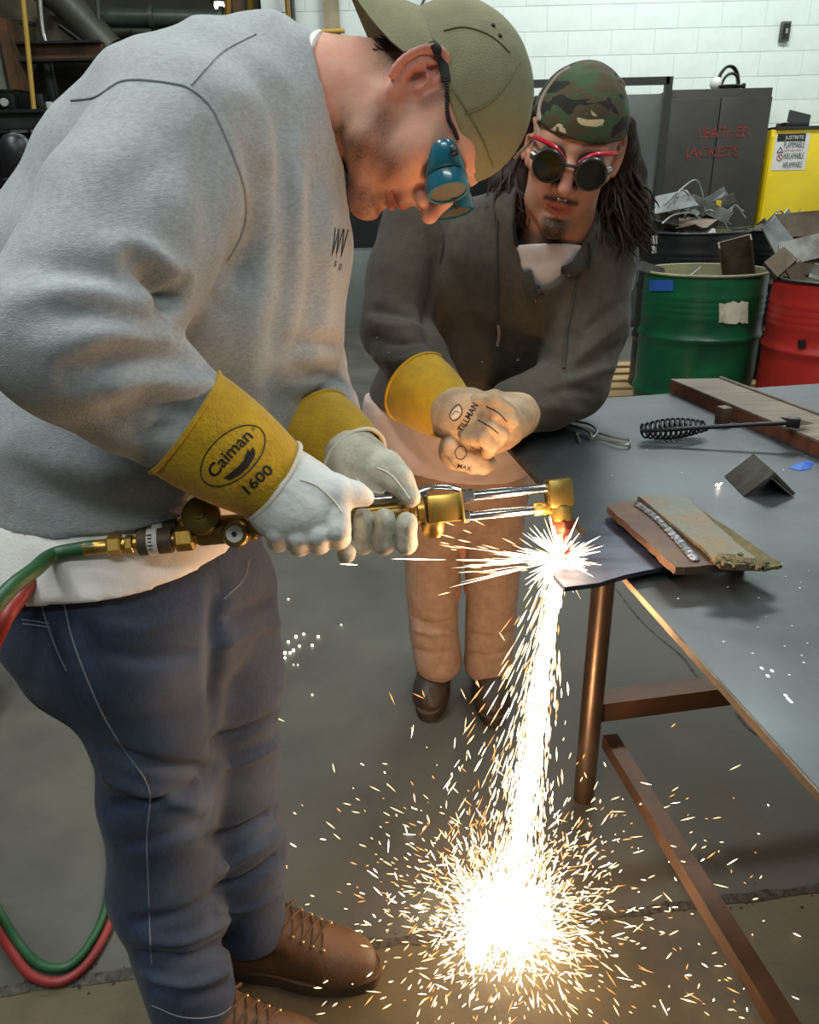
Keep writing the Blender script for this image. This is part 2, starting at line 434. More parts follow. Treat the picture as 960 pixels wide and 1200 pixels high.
mat('weld_bead', srgb(150, 152, 158), 0.35, 0.85, srgb(100, 100, 104), 40, 6, bump=0.4, bscale=180)
mat('slag', srgb(72, 66, 48), 0.8, 0.1, srgb(112, 98, 58), 40, 6, bump=0.5, bscale=120)
mat('bright_wire', srgb(170, 168, 160), 0.28, 0.9)
mat('dark_steel', srgb(48, 48, 50), 0.4, 0.7)
mat('spatter_white', srgb(208, 210, 210), 0.4, 0.3)

# ------------------------------------------------------------------ setting: floor
J0, J1 = on_z(-200, 1186, 0), on_z(1250, 1006, 0)
jd = nrm(J1 - J0); JA, JB = J0 - jd * 7, J0 + jd * 9
fm = bpy.data.meshes.new('floor')
fv = [(-8, -4, 0), (8, -4, 0), tuple(JA), tuple(JB), (-8, 10.5, 0), (8, 10.5, 0)]
fm.from_pydata(fv, [], [(0, 1, 3, 2), (2, 3, 5, 4)])
floor = struct(link('floor', fm, 'concrete')); fm.materials.append(MATS['concrete_tan']); fm.polygons[0].material_index = 1
floor['label'] = 'stained grey concrete shop floor'
jn = A(-jd[1], jd[0], 0); mb = MB(); rr = random.Random(3)
L, R = [], []
for i in range(120):
    p = JA + jd * (5.2 + i * 0.045); w = 0.006 + 0.010 * rr.random()
    L.append(p + jn * w + A(0, 0, 0.0012)); R.append(p - jn * (0.006 + 0.008 * rr.random()) + A(0, 0, 0.0012))
mb.add(L + R, [(i, i + 1, 120 + i + 1, 120 + i) for i in range(119)])
for i in range(700):
    t = 5.6 + rr.random() * 4.2; p = JA + jd * t + jn * rr.gauss(0, 0.012); r = 0.0015 + 0.003 * rr.random()
    mb.add([p + A(r, 0, 0), p + A(0, r, 0), p + A(-r, 0, 0), p + A(0, -r, 0), p + A(0, 0, r)], [(0, 1, 4), (1, 2, 4), (2, 3, 4), (3, 0, 4)])
o = obj('joint_grit', mb, 'grit', floor, smooth=None); o['kind'] = 'stuff'
# hairline cracks of the slab under the table
for k, pts in enumerate([[(722, 690), (745, 720), (770, 745), (800, 770), (822, 800), (840, 812)], [(862, 835), (880, 856), (905, 870), (930, 885)]]):
    P = spline([on_z(x, y, 0.0008) for x, y in pts], 6); mb = MB(); L, R = [], []
    for i, p in enumerate(P):
        w = 0.002 + 0.002 * rr.random(); L.append(p + A(w, w * .4, 0)); R.append(p - A(w, w * .4, 0))
    n = len(P); mb.add(L + R, [(i, i + 1, n + i + 1, n + i) for i in range(n - 1)]); obj('crack', mb, 'grit', floor, smooth=None)

# ------------------------------------------------------------------ setting: block wall
WY = 8.2
wall = struct(obj('wall_back', MB().box((1.72, WY + 0.10, 2.0), (5.5, 0.203, 4.0)), 'mortar'))
wall['label'] = 'white painted concrete block wall'
bw, bh = 0.4064, 0.2032
bmesh_ = MB().box((0, 0, 0), (bw - 0.005, 0.03, bh - 0.005), bev=0.0015).mesh('block', None); bmesh_.materials.append(MATS['white_block'])
z0 = 1.30
for r in range(13):
    for c in range(14):
        x = -1.05 + bw * c + (bw / 2 if r % 2 else 0)
        if x > 4.4: continue
        o = bpy.data.objects.new('block', bmesh_); COL.objects.link(o); o.parent = wall
        o.location = (x, WY + 0.01 + 0.0006 * math.sin(r * 7 + c * 3), z0 + bh * r)
obj('lower_wall', MB().box((1.6, WY + 0.01, 0.598), (5.6, 0.03, 1.19)), 'white_block', wall)
# dark plant wall of the bay on the left
lw = struct(obj('wall_left', MB().box((-4.3, 9.6, 2.2), (6.7, 0.2, 4.4)), 'dark_wall')); lw['label'] = 'dark wall of the plant bay'

wr = struct(obj('wall_right', MB().box((4.62, 2.6, 2.0), (0.2, 11.4, 4.0)), 'white_block')); wr['label'] = 'plain white side wall'
ws = struct(obj('wall_side', MB().box((-7.6, 3.4, 2.2), (0.2, 12.6, 4.4)), 'dark_wall')); ws['label'] = 'dark side wall of the bay'
# wall switch
T = thing('wall_switch', 'small grey switch box on the white block wall', 'switch', on_y(920, 47, WY))
c = on_y(920, 37, WY - 0.03)
obj('plate', MB().box(c, (0.09, 0.035, 0.16), bev=0.006), 'grey_pipe', T); obj('face', MB().box(c + A(0, -0.02, 0), (0.055, 0.01, 0.12)), 'black_plastic', T)
obj('toggle', MB().box(c + A(0, -0.03, 0), (0.02, 0.02, 0.04)), 'bright_wire', T)

# ------------------------------------------------------------------ booth along the back (grey kick panel, black opening, steel header)
T = thing('welding_booth', 'long black booth opening with grey kick panel and steel header beam', 'booth', (-1.9, 7.9, 0))
obj('kick_panel', MB().box((-1.75, 7.9, 0.375), (5.6, 0.05, 0.75), bev=0.004), 'grey_panel', T)
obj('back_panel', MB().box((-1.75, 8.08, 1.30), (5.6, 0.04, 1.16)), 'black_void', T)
obj('ledge', MB().box((-1.75, 7.97, 0.755), (5.6, 0.16, 0.02)), 'grey_panel', T)
for x in (-4.5, -1.3, 1.0):
    obj('post', MB().box((x, 7.93, 1.35), (0.08, 0.08, 1.2)), 'locker_frame', T)
zb0 = on_y(40, 151, 7.9)[2]; zb1 = on_y(40, 133, 7.9)[2]
obj('header_beam', MB().box((-2.9, 7.9, (zb0 + zb1) / 2), (3.3, 0.14, zb1 - zb0), bev=0.004), 'steel_beam', T)
obj('beam_flange', MB().box((-2.9, 7.86, zb1 + 0.01), (3.3, 0.26, 0.025)), 'locker_frame', T)

# ------------------------------------------------------------------ plant bay behind the man on the left
def seg_tube(name, pts, r, material, label, cat, y=8.6, group=None, flange=None):
    P = [on_y(px, py, y) for px, py in pts]
    if flange is None:
        return tag(obj(name, MB().tube(spline(P, 6) if len(P) > 2 else P, r, 16), material), label, cat, group)
    T = thing(name, label, cat, P[0], 0, group); obj('pipe_run', MB().tube(spline(P, 6) if len(P) > 2 else P, r, 16), material, T)
    for t in flange:
        if y > 9: q_ = P[0] + (P[-1] - P[0]) * (t + .05); obj('wall_bracket', MB().box(q_ + A(0, .23, 0), (.04, .48, .04)), 'steel_beam', T)
        a = P[0] + (P[-1] - P[0]) * t; d_ = nrm(P[-1] - P[0]); obj('flange', MB().cyl(a - d_ * 0.02, a + d_ * 0.02, r * 1.3, n=18), material, T)
    return T
seg_tube('duct', [(-30, -60), (60, -10), (95, 22), (130, 60)], 0.15, 'grey_pipe', 'thick grey duct slanting down behind the bent man', 'duct', 8.55)
seg_tube('horizontal_pipe', [(98, 20), (330, 24)], 0.085, 'green_duct', 'dark green horizontal pipe near the top edge', 'pipe', 8.7, flange=(0.0, 0.35, 0.7))
seg_tube('horizontal_pipe', [(110, 38), (330, 42)], 0.06, 'grey_pipe', 'thinner grey pipe below the dark green pipe', 'pipe', 9.05, flange=(0.2, 0.6))
seg_tube('upright_pipe', [(112, -40), (117, 48)], 0.022, 'grey_pipe', 'thin upright conduit crossing the green pipe', 'pipe', 8.5)
seg_tube('upright_pipe', [(44, -30), (52, 45), (70, 52)], 0.03, 'bright_wire', 'bright bent tube beside the tan tank', 'pipe', 8.4)
seg_tube('brace_rod', [(70, 30), (100, 52)], 0.025, 'dark_steel', 'dark slanted rod above the rusty beam', 'rod', 8.4)
seg_tube('yellow_pole', [(24, -30), (32, 50), (40, 131)], 0.022, 'yellow_pipe', 'slim yellow pole standing left of the rusty beam', 'pole', 8.05)
T = thing('tank', 'tan cone shaped tank in the far left bay', 'tank', on_y(38, 60, 9.0))
c = on_y(22, 34, 9.2); obj('shell', MB().lathe([(0.05, -.42), (0.17, -.22), (0.24, -0.05), (0.24, 0.4), (0.1, 0.5)], c, (0, 0, 1)), 'tan_tank', T)
obj('band', MB().lathe([(0.25, 0), (0.255, 0.02), (0.25, 0.04)], c, (0, 0, 1)), 'grey_pipe', T)
T = thing('tank', 'rounded pale tank behind the slanted duct', 'tank', on_y(72, 50, 9.0)); c = on_y(72, 42, 9.0)
obj('shell', MB().lathe([(0.25, -.2), (0.25, 0.0), (0.2, 0.14), (0.05, 0.22)], c, (0, 0, 1)), 'tan_tank', T); obj('cap', MB().lathe([(0.06, 0.2), (0.06, 0.26)], c, (0, 0, 1)), 'grey_pipe', T)
T = thing('control_cabinet', 'pale green cabinet with rusty edge at top left corner', 'cabinet', on_y(2, 108, 8.3))
a, b = on_y(-30, 30, 8.3), on_y(14, 106, 8.3)
obj('door', MB().box((a + b) / 2, (abs(b[0] - a[0]), 0.2, abs(a[2] - b[2]))), 'pale_green_paint', T)
a, b = on_y(12, 24, 8.25), on_y(22, 107, 8.25); obj('rusty_edge', MB().box((a + b) / 2, (0.09, 0.26, abs(a[2] - b[2]))), 'rusty_beam', T)
a, b = on_y(18, 52, 8.3), on_y(122, 70, 8.3); zz = (a[2] + b[2]) / 2
T = thing('cross_beam', 'rusty horizontal steel beam behind the grey shoulder', 'beam', ((a[0] + b[0]) / 2, 8.3, b[2]))
obj('web', MB().box(((a[0] + b[0]) / 2, 8.32, zz), (b[0] - a[0], 0.03, a[2] - b[2])), 'rusty_beam', T)
for z_ in (a[2], b[2]): obj('flange', MB().box(((a[0] + b[0]) / 2, 8.3, z_), (b[0] - a[0], 0.16, 0.02)), 'locker_frame', T)
def ypanel(name, x0, y0, x1, y1, Y, material, label, cat, th=0.05):
    a, b = on_y(x0, y0, Y), on_y(x1, y1, Y); T = thing(name, label, cat, ((a[0] + b[0]) / 2, Y, b[2]))
    w, h = abs(b[0] - a[0]), abs(a[2] - b[2]); c = (a + b) / 2
    obj('sheet', MB().box(c, (w, th, h), bev=0.004), material, T)
    for s in (-1, 1): obj('edge', MB().box(c + A(s * (w / 2 - 0.01), -th / 2 - 0.006, 0), (0.02, 0.014, h)), 'steel_beam', T)
    return T
ypanel('side_panel', 22, 76, 57, 372, 8.5, 'white_sheet', 'white machine panel behind the yellow pole', 'panel')
ypanel('side_panel', 60, 70, 110, 380, 8.6, 'grey_panel', 'grey machine panel beside the bent shoulder', 'panel')
T = thing('motor_box', 'small black motor box under the white panel', 'motor', on_y(42, 131, 8.2)); c = on_y(42, 123, 8.2)
obj('housing', MB().box(c, (0.24, 0.2, 0.17), bev=0.015), 'black_plastic', T); obj('fitting', MB().box(c + A(0.15, -0.02, -0.03), (0.06, 0.08, 0.1), bev=0.008), 'white_sheet', T)
T = thing('valve_block', 'dark valve block on the header beam at left edge', 'valve', on_y(8, 131, 8.1)); c = on_y(8, 121, 8.1)
obj('housing', MB().box(c, (0.22, 0.16, 0.14), bev=0.012), 'dark_steel', T); obj('dial', MB().cyl(c + A(0.02, -0.1, 0), c + A(0.02, -0.07, 0), 0.035), 'white_sheet', T)
T = thing('gate_frame', 'gold painted upright frame above the bent man', 'frame', on_y(280, 32, 8.4))
for x in (266, 293): a, b = on_y(x, -40, 8.4), on_y(x + 2, 60, 8.4); obj('stile', MB().tube([a, b], 0.03, 4), 'gold_frame', T)
a, b = on_y(268, -40, 8.45), on_y(292, 60, 8.45); obj('mesh_panel', MB().box((a + b) / 2, (abs(b[0] - a[0]), 0.02, abs(a[2] - b[2]))), 'rusty_beam', T)
a, b = on_y(297, -60, 8.35), on_y(331, 80, 8.35)
T = thing('black_door', 'tall black door leaf beside the gold frame', 'door', (0.5 * (a[0] + b[0]), 8.35, b[2])); obj('leaf', MB().box((a + b) / 2, (abs(b[0] - a[0]), 0.06, abs(a[2] - b[2]))), 'black_void', T)
for k, x in enumerate((334, 340)):
    a, b = on_y(x, -40, 8.1), on_y(x + 8, 90, 8.1); obj('jamb', MB().tube([a, b], 0.022, 4), ['gold_frame', 'steel_beam'][k], T)
T = thing('hanging_lamp', 'small bright lamp far back near the gold frame', 'lamp', on_y(257, 7, 9.3)); c = on_y(257, 6, 9.3)
mat('lamp_glow', srgb(255, 255, 245), 0.5, emit=(1, 0.98, 0.9, 1), estr=4.0)
obj('globe', MB().ball(c, 0.055), 'lamp_glow', T); obj('hood', MB().lathe([(0.02, 0.09), (0.09, 0.03), (0.095, 0.02)], c, (0, 0, 1)), 'dark_steel', T)
T = thing('wall_strip', 'pale beige strip panel with brass pipe behind the neck', 'panel', on_y(386, 60, 8.1))
a, b = on_y(376, -40, 8.15), on_y(402, 100, 8.15); obj('sheet', MB().box((a + b) / 2, (abs(b[0] - a[0]), 0.03, abs(a[2] - b[2]))), 'tan_tank', T)
obj('brass_pipe', MB().tube([on_y(374, 37, 8.1), on_y(404, 36, 8.1)], 0.02, 12), 'yellow_pipe', T)
T = thing('wall_gauge', 'small round black gauge on the wall above the cap', 'gauge', on_y(460, 22, 8.12)); c = on_y(460, 12, 8.12)
obj('dial', MB().lathe([(0.055, 0), (0.06, 0.03), (0.045, 0.04)], c, (0, -1, 0)), 'black_plastic', T); obj('glass', MB().lathe([(0.043, 0), (0.043, 0.045)], c, (0, -1, 0)), 'grey_pipe', T)
obj('stem', MB().tube([c, c + A(0.0, -0.01, -0.14)], 0.014, 8), 'dark_steel', T)
T = thing('wall_panel_pipe', 'dark conduit slanting up the wall left of the crown of the cap', 'pipe', on_y(500, 20, 8.1)); obj('conduit', MB().tube([on_y(488, 20, 8.12), on_y(506, -20, 8.12)], 0.012, 8), 'grey_pipe', T)
obj('clip', MB().tube([on_y(494, 9, 8.11), on_y(500, 9, 8.11)], 0.018, 6), 'dark_steel', T)

# ------------------------------------------------------------------ gas cylinder
c = at(33, 240, 2.2); gx, gy = c[0] + 0.02, c[1]; ztop = at(30, 158, 2.2)[2]
T = thing('gas_cylinder', 'green gas cylinder with dark valve cap at left edge', 'cylinder', (gx - 0.02, gy, 0))
sh = ztop - 0.15
obj('body', MB().lathe([(0.10, 0), (0.115, 0.01), (0.115, sh - 0.12), (0.105, sh - 0.06), (0.075, sh - 0.015), (0.045, sh)], (gx - 0.02, gy, 0), (0, 0, 1), 32), 'drum_green', T)
obj('neck_ring', MB().lathe([(0.05, sh - 0.01), (0.055, sh), (0.055, sh + 0.03), (0.045, sh + 0.035)], (gx - 0.02, gy, 0), (0, 0, 1), 24), 'dark_steel', T)
obj('valve_cap', MB().lathe([(0.042, sh + 0.03), (0.046, sh + 0.04), (0.046, sh + 0.10), (0.040, sh + 0.13), (0.026, sh + 0.145), (0.008, sh + 0.15)], (gx - 0.02, gy, 0), (0, 0, 1), 24), 'dark_steel', T)
obj('vent_slot', MB().box((gx + 0.01, gy - 0.047, sh + 0.08), (0.012, 0.008, 0.04), bev=0.003), 'black_void', T)

# ------------------------------------------------------------------ lockers along the wall
LY = 7.58
def xz(px, py, y=LY): p = on_y(px, py, y); return p[0], p[2]
xl = xz(600, 94)[0]; xr = xz(784, 93)[0]; zt = xz(700, 92)[1]
T = thing('welding_screen', 'grey panel screen in a dark frame behind the man in the camouflage bandana', 'screen', ((xl + xr) / 2, LY, 0))
for x in (xl, xr): obj('upright', MB().box((x, LY, zt / 2), (0.06, 0.06, zt)), 'locker_frame', T)
obj('top_rail', MB().box(((xl + xr) / 2, LY, zt - 0.03), (xr - xl, 0.06, 0.06)), 'locker_frame', T)
obj('bottom_rail', MB().box(((xl + xr) / 2, LY, 0.05), (xr - xl, 0.06, 0.06)), 'locker_frame', T)
pz = zt - 0.13
for i in range(2):
    w = (xr - xl - 0.08) / 2; obj('panel', MB().box((xl + 0.04 + w * (i + 0.5), LY + 0.01, pz / 2 + 0.03), (w - 0.01, 0.03, pz - 0.06), bev=0.004), 'locker_grey', T)

cxl, ct = xz(786, 105); cxr = xz(907, 106)[0]
T = thing('storage_cabinet', 'tall dark steel cabinet lettered LEATHER JACKETS in red paint', 'cabinet', ((cxl + cxr) / 2, LY, 0))
cw = cxr - cxl; cc = (cxl + cxr) / 2
obj('body', MB().box((cc, LY + 0.27, ct / 2), (cw, 0.5, ct), bev=0.006), 'locker_dark', T)
for s in (-1, 1):
    dob = obj('door', MB().box((cc + s * cw / 4, LY + 0.005, ct / 2 - 0.02), (cw / 2 - 0.008, 0.03, ct - 0.11), bev=0.005), 'locker_dark', T)
    if s > 0: obj('handle', MB().box((cc + 0.05, LY - 0.025, ct * 0.48), (0.02, 0.03, 0.14), bev=0.004), 'steel_beam', dob)
def text_mesh(body, size, extrude=0.0, align='LEFT', space=1.0, shear=0.0, bold=0.0):
    cu = bpy.data.curves.new('lettering', 'FONT'); cu.body = body; cu.size = size; cu.extrude = extrude; cu.align_x = align; cu.space_character = space; cu.shear = shear; cu.offset = bold
    cu.resolution_u = 3
    o = bpy.data.objects.new('tmp', cu); COL.objects.link(o)
    dg = bpy.context.evaluated_depsgraph_get(); me = bpy.data.meshes.new_from_object(o.evaluated_get(dg))
    bpy.data.objects.remove(o, do_unlink=True); bpy.data.curves.remove(cu); return me
def flat_text(body, p0, p1, height, material, parent, normal=(0, -1, 0), bold=0.0, wiggle=0.0, stretch=True):
    """lettering on a flat face from baseline point p0 to p1"""
    me = text_mesh(body, 1.0, bold=bold); V = np.array([v.co for v in me.vertices]); V[:, 0] -= V[:, 0].min(); w = V[:, 0].max(); hgt = V[:, 1].max()
    p0, p1 = np.asarray(p0, float), np.asarray(p1, float); L_ = np.linalg.norm(p1 - p0); x = (p1 - p0) / L_; n = nrm(normal); y = np.cross(n, x)
    for v, q in zip(me.vertices, V):
        g = wiggle * math.sin(q[0] * 5.0); v.co = Vector(p0 + x * q[0] / w * L_ + y * (q[1] / hgt * height + g * height) + n * 0.0015)
    return link('lettering', me, material, parent)
fy = LY - 0.012
def fp(px, py): p = on_y(px, py, fy); return p
flat_text('LEATHER', fp(818, 162), fp(878, 160), 0.085, 'red_paint', T, bold=0.004, wiggle=0.04)
flat_text('JACKETS', fp(802, 185), fp(865, 183), 0.085, 'red_paint', T, bold=0.004, wiggle=0.05)

yx0, yt = xz(906, 152); yw = 1.10
T = thing('flammables_cabinet', 'yellow flammable storage cabinet with warning label behind the red drum', 'cabinet', (yx0 + yw / 2, LY, 0))
obj('body', MB().box((yx0 + yw / 2, LY + 0.24, yt / 2), (yw, 0.46, yt), bev=0.008), 'yellow_enamel', T)
for s in (-1, 1): obj('door', MB().box((yx0 + yw / 2 + s * yw / 4, LY, yt / 2 - 0.01), (yw / 2 - 0.01, 0.03, yt - 0.08), bev=0.005), 'yellow_enamel', T)
obj('top_tray', MB().box((yx0 + yw / 2 - 0.12, LY + 0.2, yt + 0.012), (yw - 0.3, 0.42, 0.024)), 'locker_frame', T)
ly = LY - 0.018
def lp(px, py): return on_y(px, py, ly)
a, b = lp(910, 157), lp(943, 199); lb = obj('label_sheet', MB().box((a + b) / 2 + A(0, 0.001, 0), (abs(b[0] - a[0]), 0.002, abs(a[2] - b[2]))), 'label_white', T)
a, b = lp(912, 157), lp(943.5, 165); obj('label_band', MB().box((a + b) / 2 - A(0, 0.001, 0), (abs(b[0] - a[0]), 0.002, abs(a[2] - b[2]))), 'ink', T)
ly -= 0.003
flat_text('JUSTRITE', lp(920, 163.4), lp(942, 162.8), 0.030, 'label_white', T)
flat_text('FLAMMABLE', lp(918.5, 173.6), lp(942.5, 172.6), 0.052, 'ink', T)
flat_text('KEEP FIRE AWAY', lp(918.5, 178), lp(941, 177), 0.018, 'label_red', T)
flat_text('INFLAMABLE', lp(918, 186.5), lp(941.5, 185.6), 0.048, 'ink', T)
flat_text('INFLAMMABLE', lp(917, 197), lp(939.5, 196), 0.048, 'ink', T)
c = lp(914.5, 176.5); mb = MB()
for i in range(3):
    t0 = math.pi / 2 + i * 2.094; t1 = t0 + 2.094; q = 0.03; mb.tube([c + A(q * math.cos(t0), 0, q * math.sin(t0)), c + A(q * math.cos(t1), 0, q * math.sin(t1))], 0.003, 4)
obj('flame_mark', mb, 'ink', T)
c = lp(914, 184.5); mb = MB(); mb.tube([c + A(0.025 * math.cos(t), 0, 0.025 * math.sin(t)) for t in np.linspace(0, 6.283, 16)], 0.003, 4); mb.tube([c + A(-.018, 0, .018), c + A(.018, 0, -.018)], 0.003, 4); obj('ban_mark', mb, 'label_red', T)
T = thing('open_box', 'small open black box on top of the yellow cabinet', 'box', (on_y(928, 151, LY + 0.2)[0], LY + 0.2, yt + 0.024))
c = A(on_y(928, 151, LY + 0.2)[0], LY + 0.2, yt + 0.026)
obj('tray', MB().box(c + A(0, 0, 0.02), (0.22, 0.2, 0.035), bev=0.004), 'black_plastic', T)
obj('lid', MB().box(c + A(0.06, 0.02, 0.075), (0.2, 0.012, 0.12), np.array(Matrix.Rotation(math.radians(-35), 3, 'X') @ Matrix.Rotation(math.radians(18), 3, 'Y'))), 'black_plastic', T)

# headgear lying on the dark cabinet
hc = on_y(853, 104, LY + 0.2); hc = A(hc[0], LY + 0.2, ct)
T = thing('welding_headgear', 'black welding headgear resting on the dark cabinet top', 'headgear', hc)
mb = MB(); mb.tube([hc + A(0.10 * math.cos(t), 0.02, 0.01 + 0.185 * math.sin(t)) for t in np.linspace(0.15, 2.9, 18)], 0.034, 8, flat=0.4); obj('crown_band', mb, 'black_plastic', T)
mb = MB(); mb.tube([hc + A(0.115 * math.cos(t), 0.09 * math.sin(t), 0.03) for t in np.linspace(0, 6.283, 26)], 0.024, 8, flat=0.5); obj('head_band', mb, 'black_plastic', T)
mb = MB(); mb.tube([hc + A(0.08 * math.cos(t), -0.05, 0.02 + 0.11 * math.sin(t)) for t in np.linspace(0.1, 3.0, 14)], 0.012, 8); obj('front_band', mb, 'dark_steel', T)
mb = MB(); mb.ball(hc + A(-0.12, -0.02, 0.055), 0.055, 14); obj('chin_cup', mb, 'white_sheet', T)
for s in (-1, 1): mb = MB(); mb.cyl(hc + A(s * 0.12, -0.02, 0.03), hc + A(s * 0.145, -0.02, 0.03), 0.025, n=12); obj('knob', mb, 'black_plastic', T)

# ------------------------------------------------------------------ drums
def drum(name, label, px, py, d, dia, hgt, z0_, paint, group='steel drums of scrap', dent=True, open_=True):
    c = at(px, py, d); x, y = c[0], c[1]; r = dia / 2
    T = thing(name, label, 'drum', (x, y, z0_), 0, group)
    n = 48; prof = [(r - .006, 0.0), (r + .004, 0.004), (r + .004, 0.02), (r, 0.03)]
    H = hgt
    for h0 in (0.34 * H, 0.66 * H): prof += [(r, h0 - 0.018), (r + 0.010, h0 - 0.006), (r + 0.010, h0 + 0.006), (r, h0 + 0.018)]
    for k in range(4): q = 0.78 * H + k * 0.03; prof += [(r, q - 0.012), (r + 0.004, q), (r, q + 0.012)]
    prof += [(r, H - 0.03)]
    prof.sort(key=lambda t: t[1])
    # side wall with a few dents, closed inside by a second skin
    outer = []; rn = random.Random(int(px))
    dents = [(rn.uniform(3.4, 5.8), rn.uniform(0.15, 0.6) * H, rn.uniform(.012, .03)) for _ in range(5)] if dent else []
    prof2 = []
    for i in range(len(prof) - 1):
        (ra, ha), (rb, hb) = prof[i], prof[i + 1]; m = max(1, int((hb - ha) / 0.03))
        for k in range(m): t = k / m; prof2.append((ra + (rb - ra) * t, ha + (hb - ha) * t))
    prof2.append(prof[-1])
    for rr_, hh in prof2:
        ring = []
        for a in np.linspace(0, 2 * math.pi, n, endpoint=False):
            q = rr_
            for (da, dh, dd) in dents:
                e = ((math.remainder(a - da, 2 * math.pi)) * r / 0.09) ** 2 + ((hh - dh) / 0.06) ** 2; q -= dd * math.exp(-e)
            ring.append((x + q * math.cos(a), y + q * math.sin(a), z0_ + hh))
        outer.append(ring)
    outer.append([(x + (r - .004) * math.cos(a), y + (r - .004) * math.sin(a), z0_ + H - 0.004) for a in np.linspace(0, 2 * math.pi, n, endpoint=False)])
    obj('shell', MB().loft(outer, True, False), paint, T)
    inner = [[(x + q * math.cos(a), y + q * math.sin(a), z0_ + hh) for a in np.linspace(0, 2 * math.pi, n, endpoint=False)] for q, hh in ((r - .006, H - 0.004), (r - .012, H - .05), (r - .012, H * 0.72), (0.01, H * 0.72))]
    obj('liner', MB().loft(inner, False, True), 'drum_inside', T)
    obj('rim', MB().tube([(x + (r + .002) * math.cos(a), y + (r + .002) * math.sin(a), z0_ + H - .003) for a in np.linspace(0, 2 * math.pi, n + 1)], 0.007, 8), 'drum_inside' if paint == 'drum_green' else 'dark_steel', T)
    return T, A(x, y, z0_ + H), r
def sticker(T, px0, py0, px1, py1, axis_xy, r, material, name='sticker', lift=0.0035, notch=0, base=None):
    """curved patch on a drum wall between two pixels"""
    def hit(px, py):
        rr_ = (px - 480) / F_PX * CR + (600 - py) / F_PX * CU + CF
        ox, oy = -axis_xy[0], -axis_xy[1]; a = rr_[0] ** 2 + rr_[1] ** 2; b = 2 * (rr_[0] * ox + rr_[1] * oy); q = ox * ox + oy * oy - (r + lift) ** 2
        D = b * b - 4 * a * q; t = (-b - math.sqrt(max(D, 0))) / (2 * a); return CP + rr_ * t
    n = 10; rn = random.Random(int(px0)); mb = MB(); top = []; bot = []
    for i in range(n + 1):
        x = px0 + (px1 - px0) * i / n; top.append(hit(x, py0 + (rn.random() * notch))); bot.append(hit(x, py1 - rn.random() * notch))
    off = [nrm(A(p[0] - axis_xy[0], p[1] - axis_xy[1], 0)) * -0.003 for p in top]
    m = n + 1; back = [p + o_ for p, o_ in zip(top, off)] + [p + o_ for p, o_ in zip(bot, off)]
    mb.add(top + bot + back, [(i, i + 1, m + i + 1, m + i) for i in range(n)] + [(2 * m + i, 3 * m + i, 3 * m + i + 1, 2 * m + i + 1) for i in range(n)])
    return obj(name, mb, material, T)
TG, GC, GR = drum('scrap_drum', 'green dented steel drum with blue tape and torn paper label', 827, 322, 3.85, 0.60, 0.915, 0.0, 'drum_green')
# pull the green drum so that its rim is where the photograph shows it
sticker(TG, 761, 328, 789, 341, GC[:2], GR, 'blue_tape', 'blue_tape', 0.006)
sticker(TG, 843, 352, 877, 381, GC[:2], GR, 'torn_paper', 'paper_label', 0.006, 5)
TK, KC, KR = drum('scrap_drum', 'black steel drum heaped with wire and plate behind the green drum', 815, 272, 4.45, 0.60, 0.92, 0.14, 'drum_black', dent=False)
sticker(TK, 763, 276, 770, 286, KC[:2], KR, 'label_white', 'paper_label', 0.006)
sticker(TK, 764, 288, 769, 297, KC[:2], KR, 'label_white', 'paper_label', 0.006)
TB, BC, BR = drum('scrap_drum', 'black steel drum wedged between the green and red drums', 925, 283, 4.75, 0.60, 0.90, 0.14, 'drum_black', dent=False)
TR, RC, RR = drum('scrap_drum', 'red steel drum overflowing with plate at right edge', 990, 328, 3.45, 0.60, 0.915, 0.0, 'drum_red')
sticker(TR, 935, 397, 944, 410, RC[:2], RR + .008, 'drum_black', 'dark_tape', 0.004, 3)

# pallets under the black drums
def pallet(label, x, y, z=0.0, w=1.0, hgt=0.14):
    T = thing('pallet', label, 'pallet', (x, y, z)); 
    for k in range(5): obj('deck_board', MB().box((x, y - 0.4 + 0.2 * k, z + hgt - 0.012), (w, 0.13, 0.022), bev=0.003), 'pallet_wood', T)
    for k in range(3): obj('runner', MB().box((x - w / 2 + 0.05 + k * (w / 2 - 0.05), y, z + hgt / 2 - 0.014), (0.06, 0.95, hgt - 0.03), bev=0.004), 'pallet_wood', T)
    return T
pallet('low wooden pallet on the floor under the black drums', (KC[0] + BC[0]) / 2 - 0.02, (KC[1] + BC[1]) / 2 + 0.06, w=1.75)

# ------------------------------------------------------------------ scrap in the drums
def scrap_plate(name, c, size, rot, material, label, group):
    mb = MB(); w, h, t = size; rn = random.Random(int(c[0] * 1e4) & 0xffff)
    poly = [(-w / 2, -h / 2), (w / 2, -h / 2 + rn.uniform(0, .2) * h), (w / 2 - rn.uniform(0, .25) * w, h / 2), (-w / 2 + rn.uniform(0, .2) * w, h / 2 - rn.uniform(0, .15) * h)]
    mb.prism(poly, -t / 2, t / 2); mb.v = [tuple(np.asarray(c) + rot @ np.array(v)) for v in mb.v]
    return tag(obj(name, mb, material), label, 'scrap steel', group)
def scrap_angle(c, L_, s, rot, material, label, group, t=0.006):
    mb = MB(); poly = [(0, 0), (s, 0), (s, t), (t, t), (t, s), (0, s)]; mb.prism(poly, -L_ / 2, L_ / 2); mb.v = [tuple(np.asarray(c) + rot @ np.array(v)) for v in mb.v]
    return tag(obj('angle_offcut', mb, material), label, 'scrap steel', group)
def scrap_rod(pts, r, material, label, group):
    return tag(obj('bent_rod', MB().tube(spline(pts, 5), r, 6), material), label, 'scrap steel', group)
rs = random.Random(12)
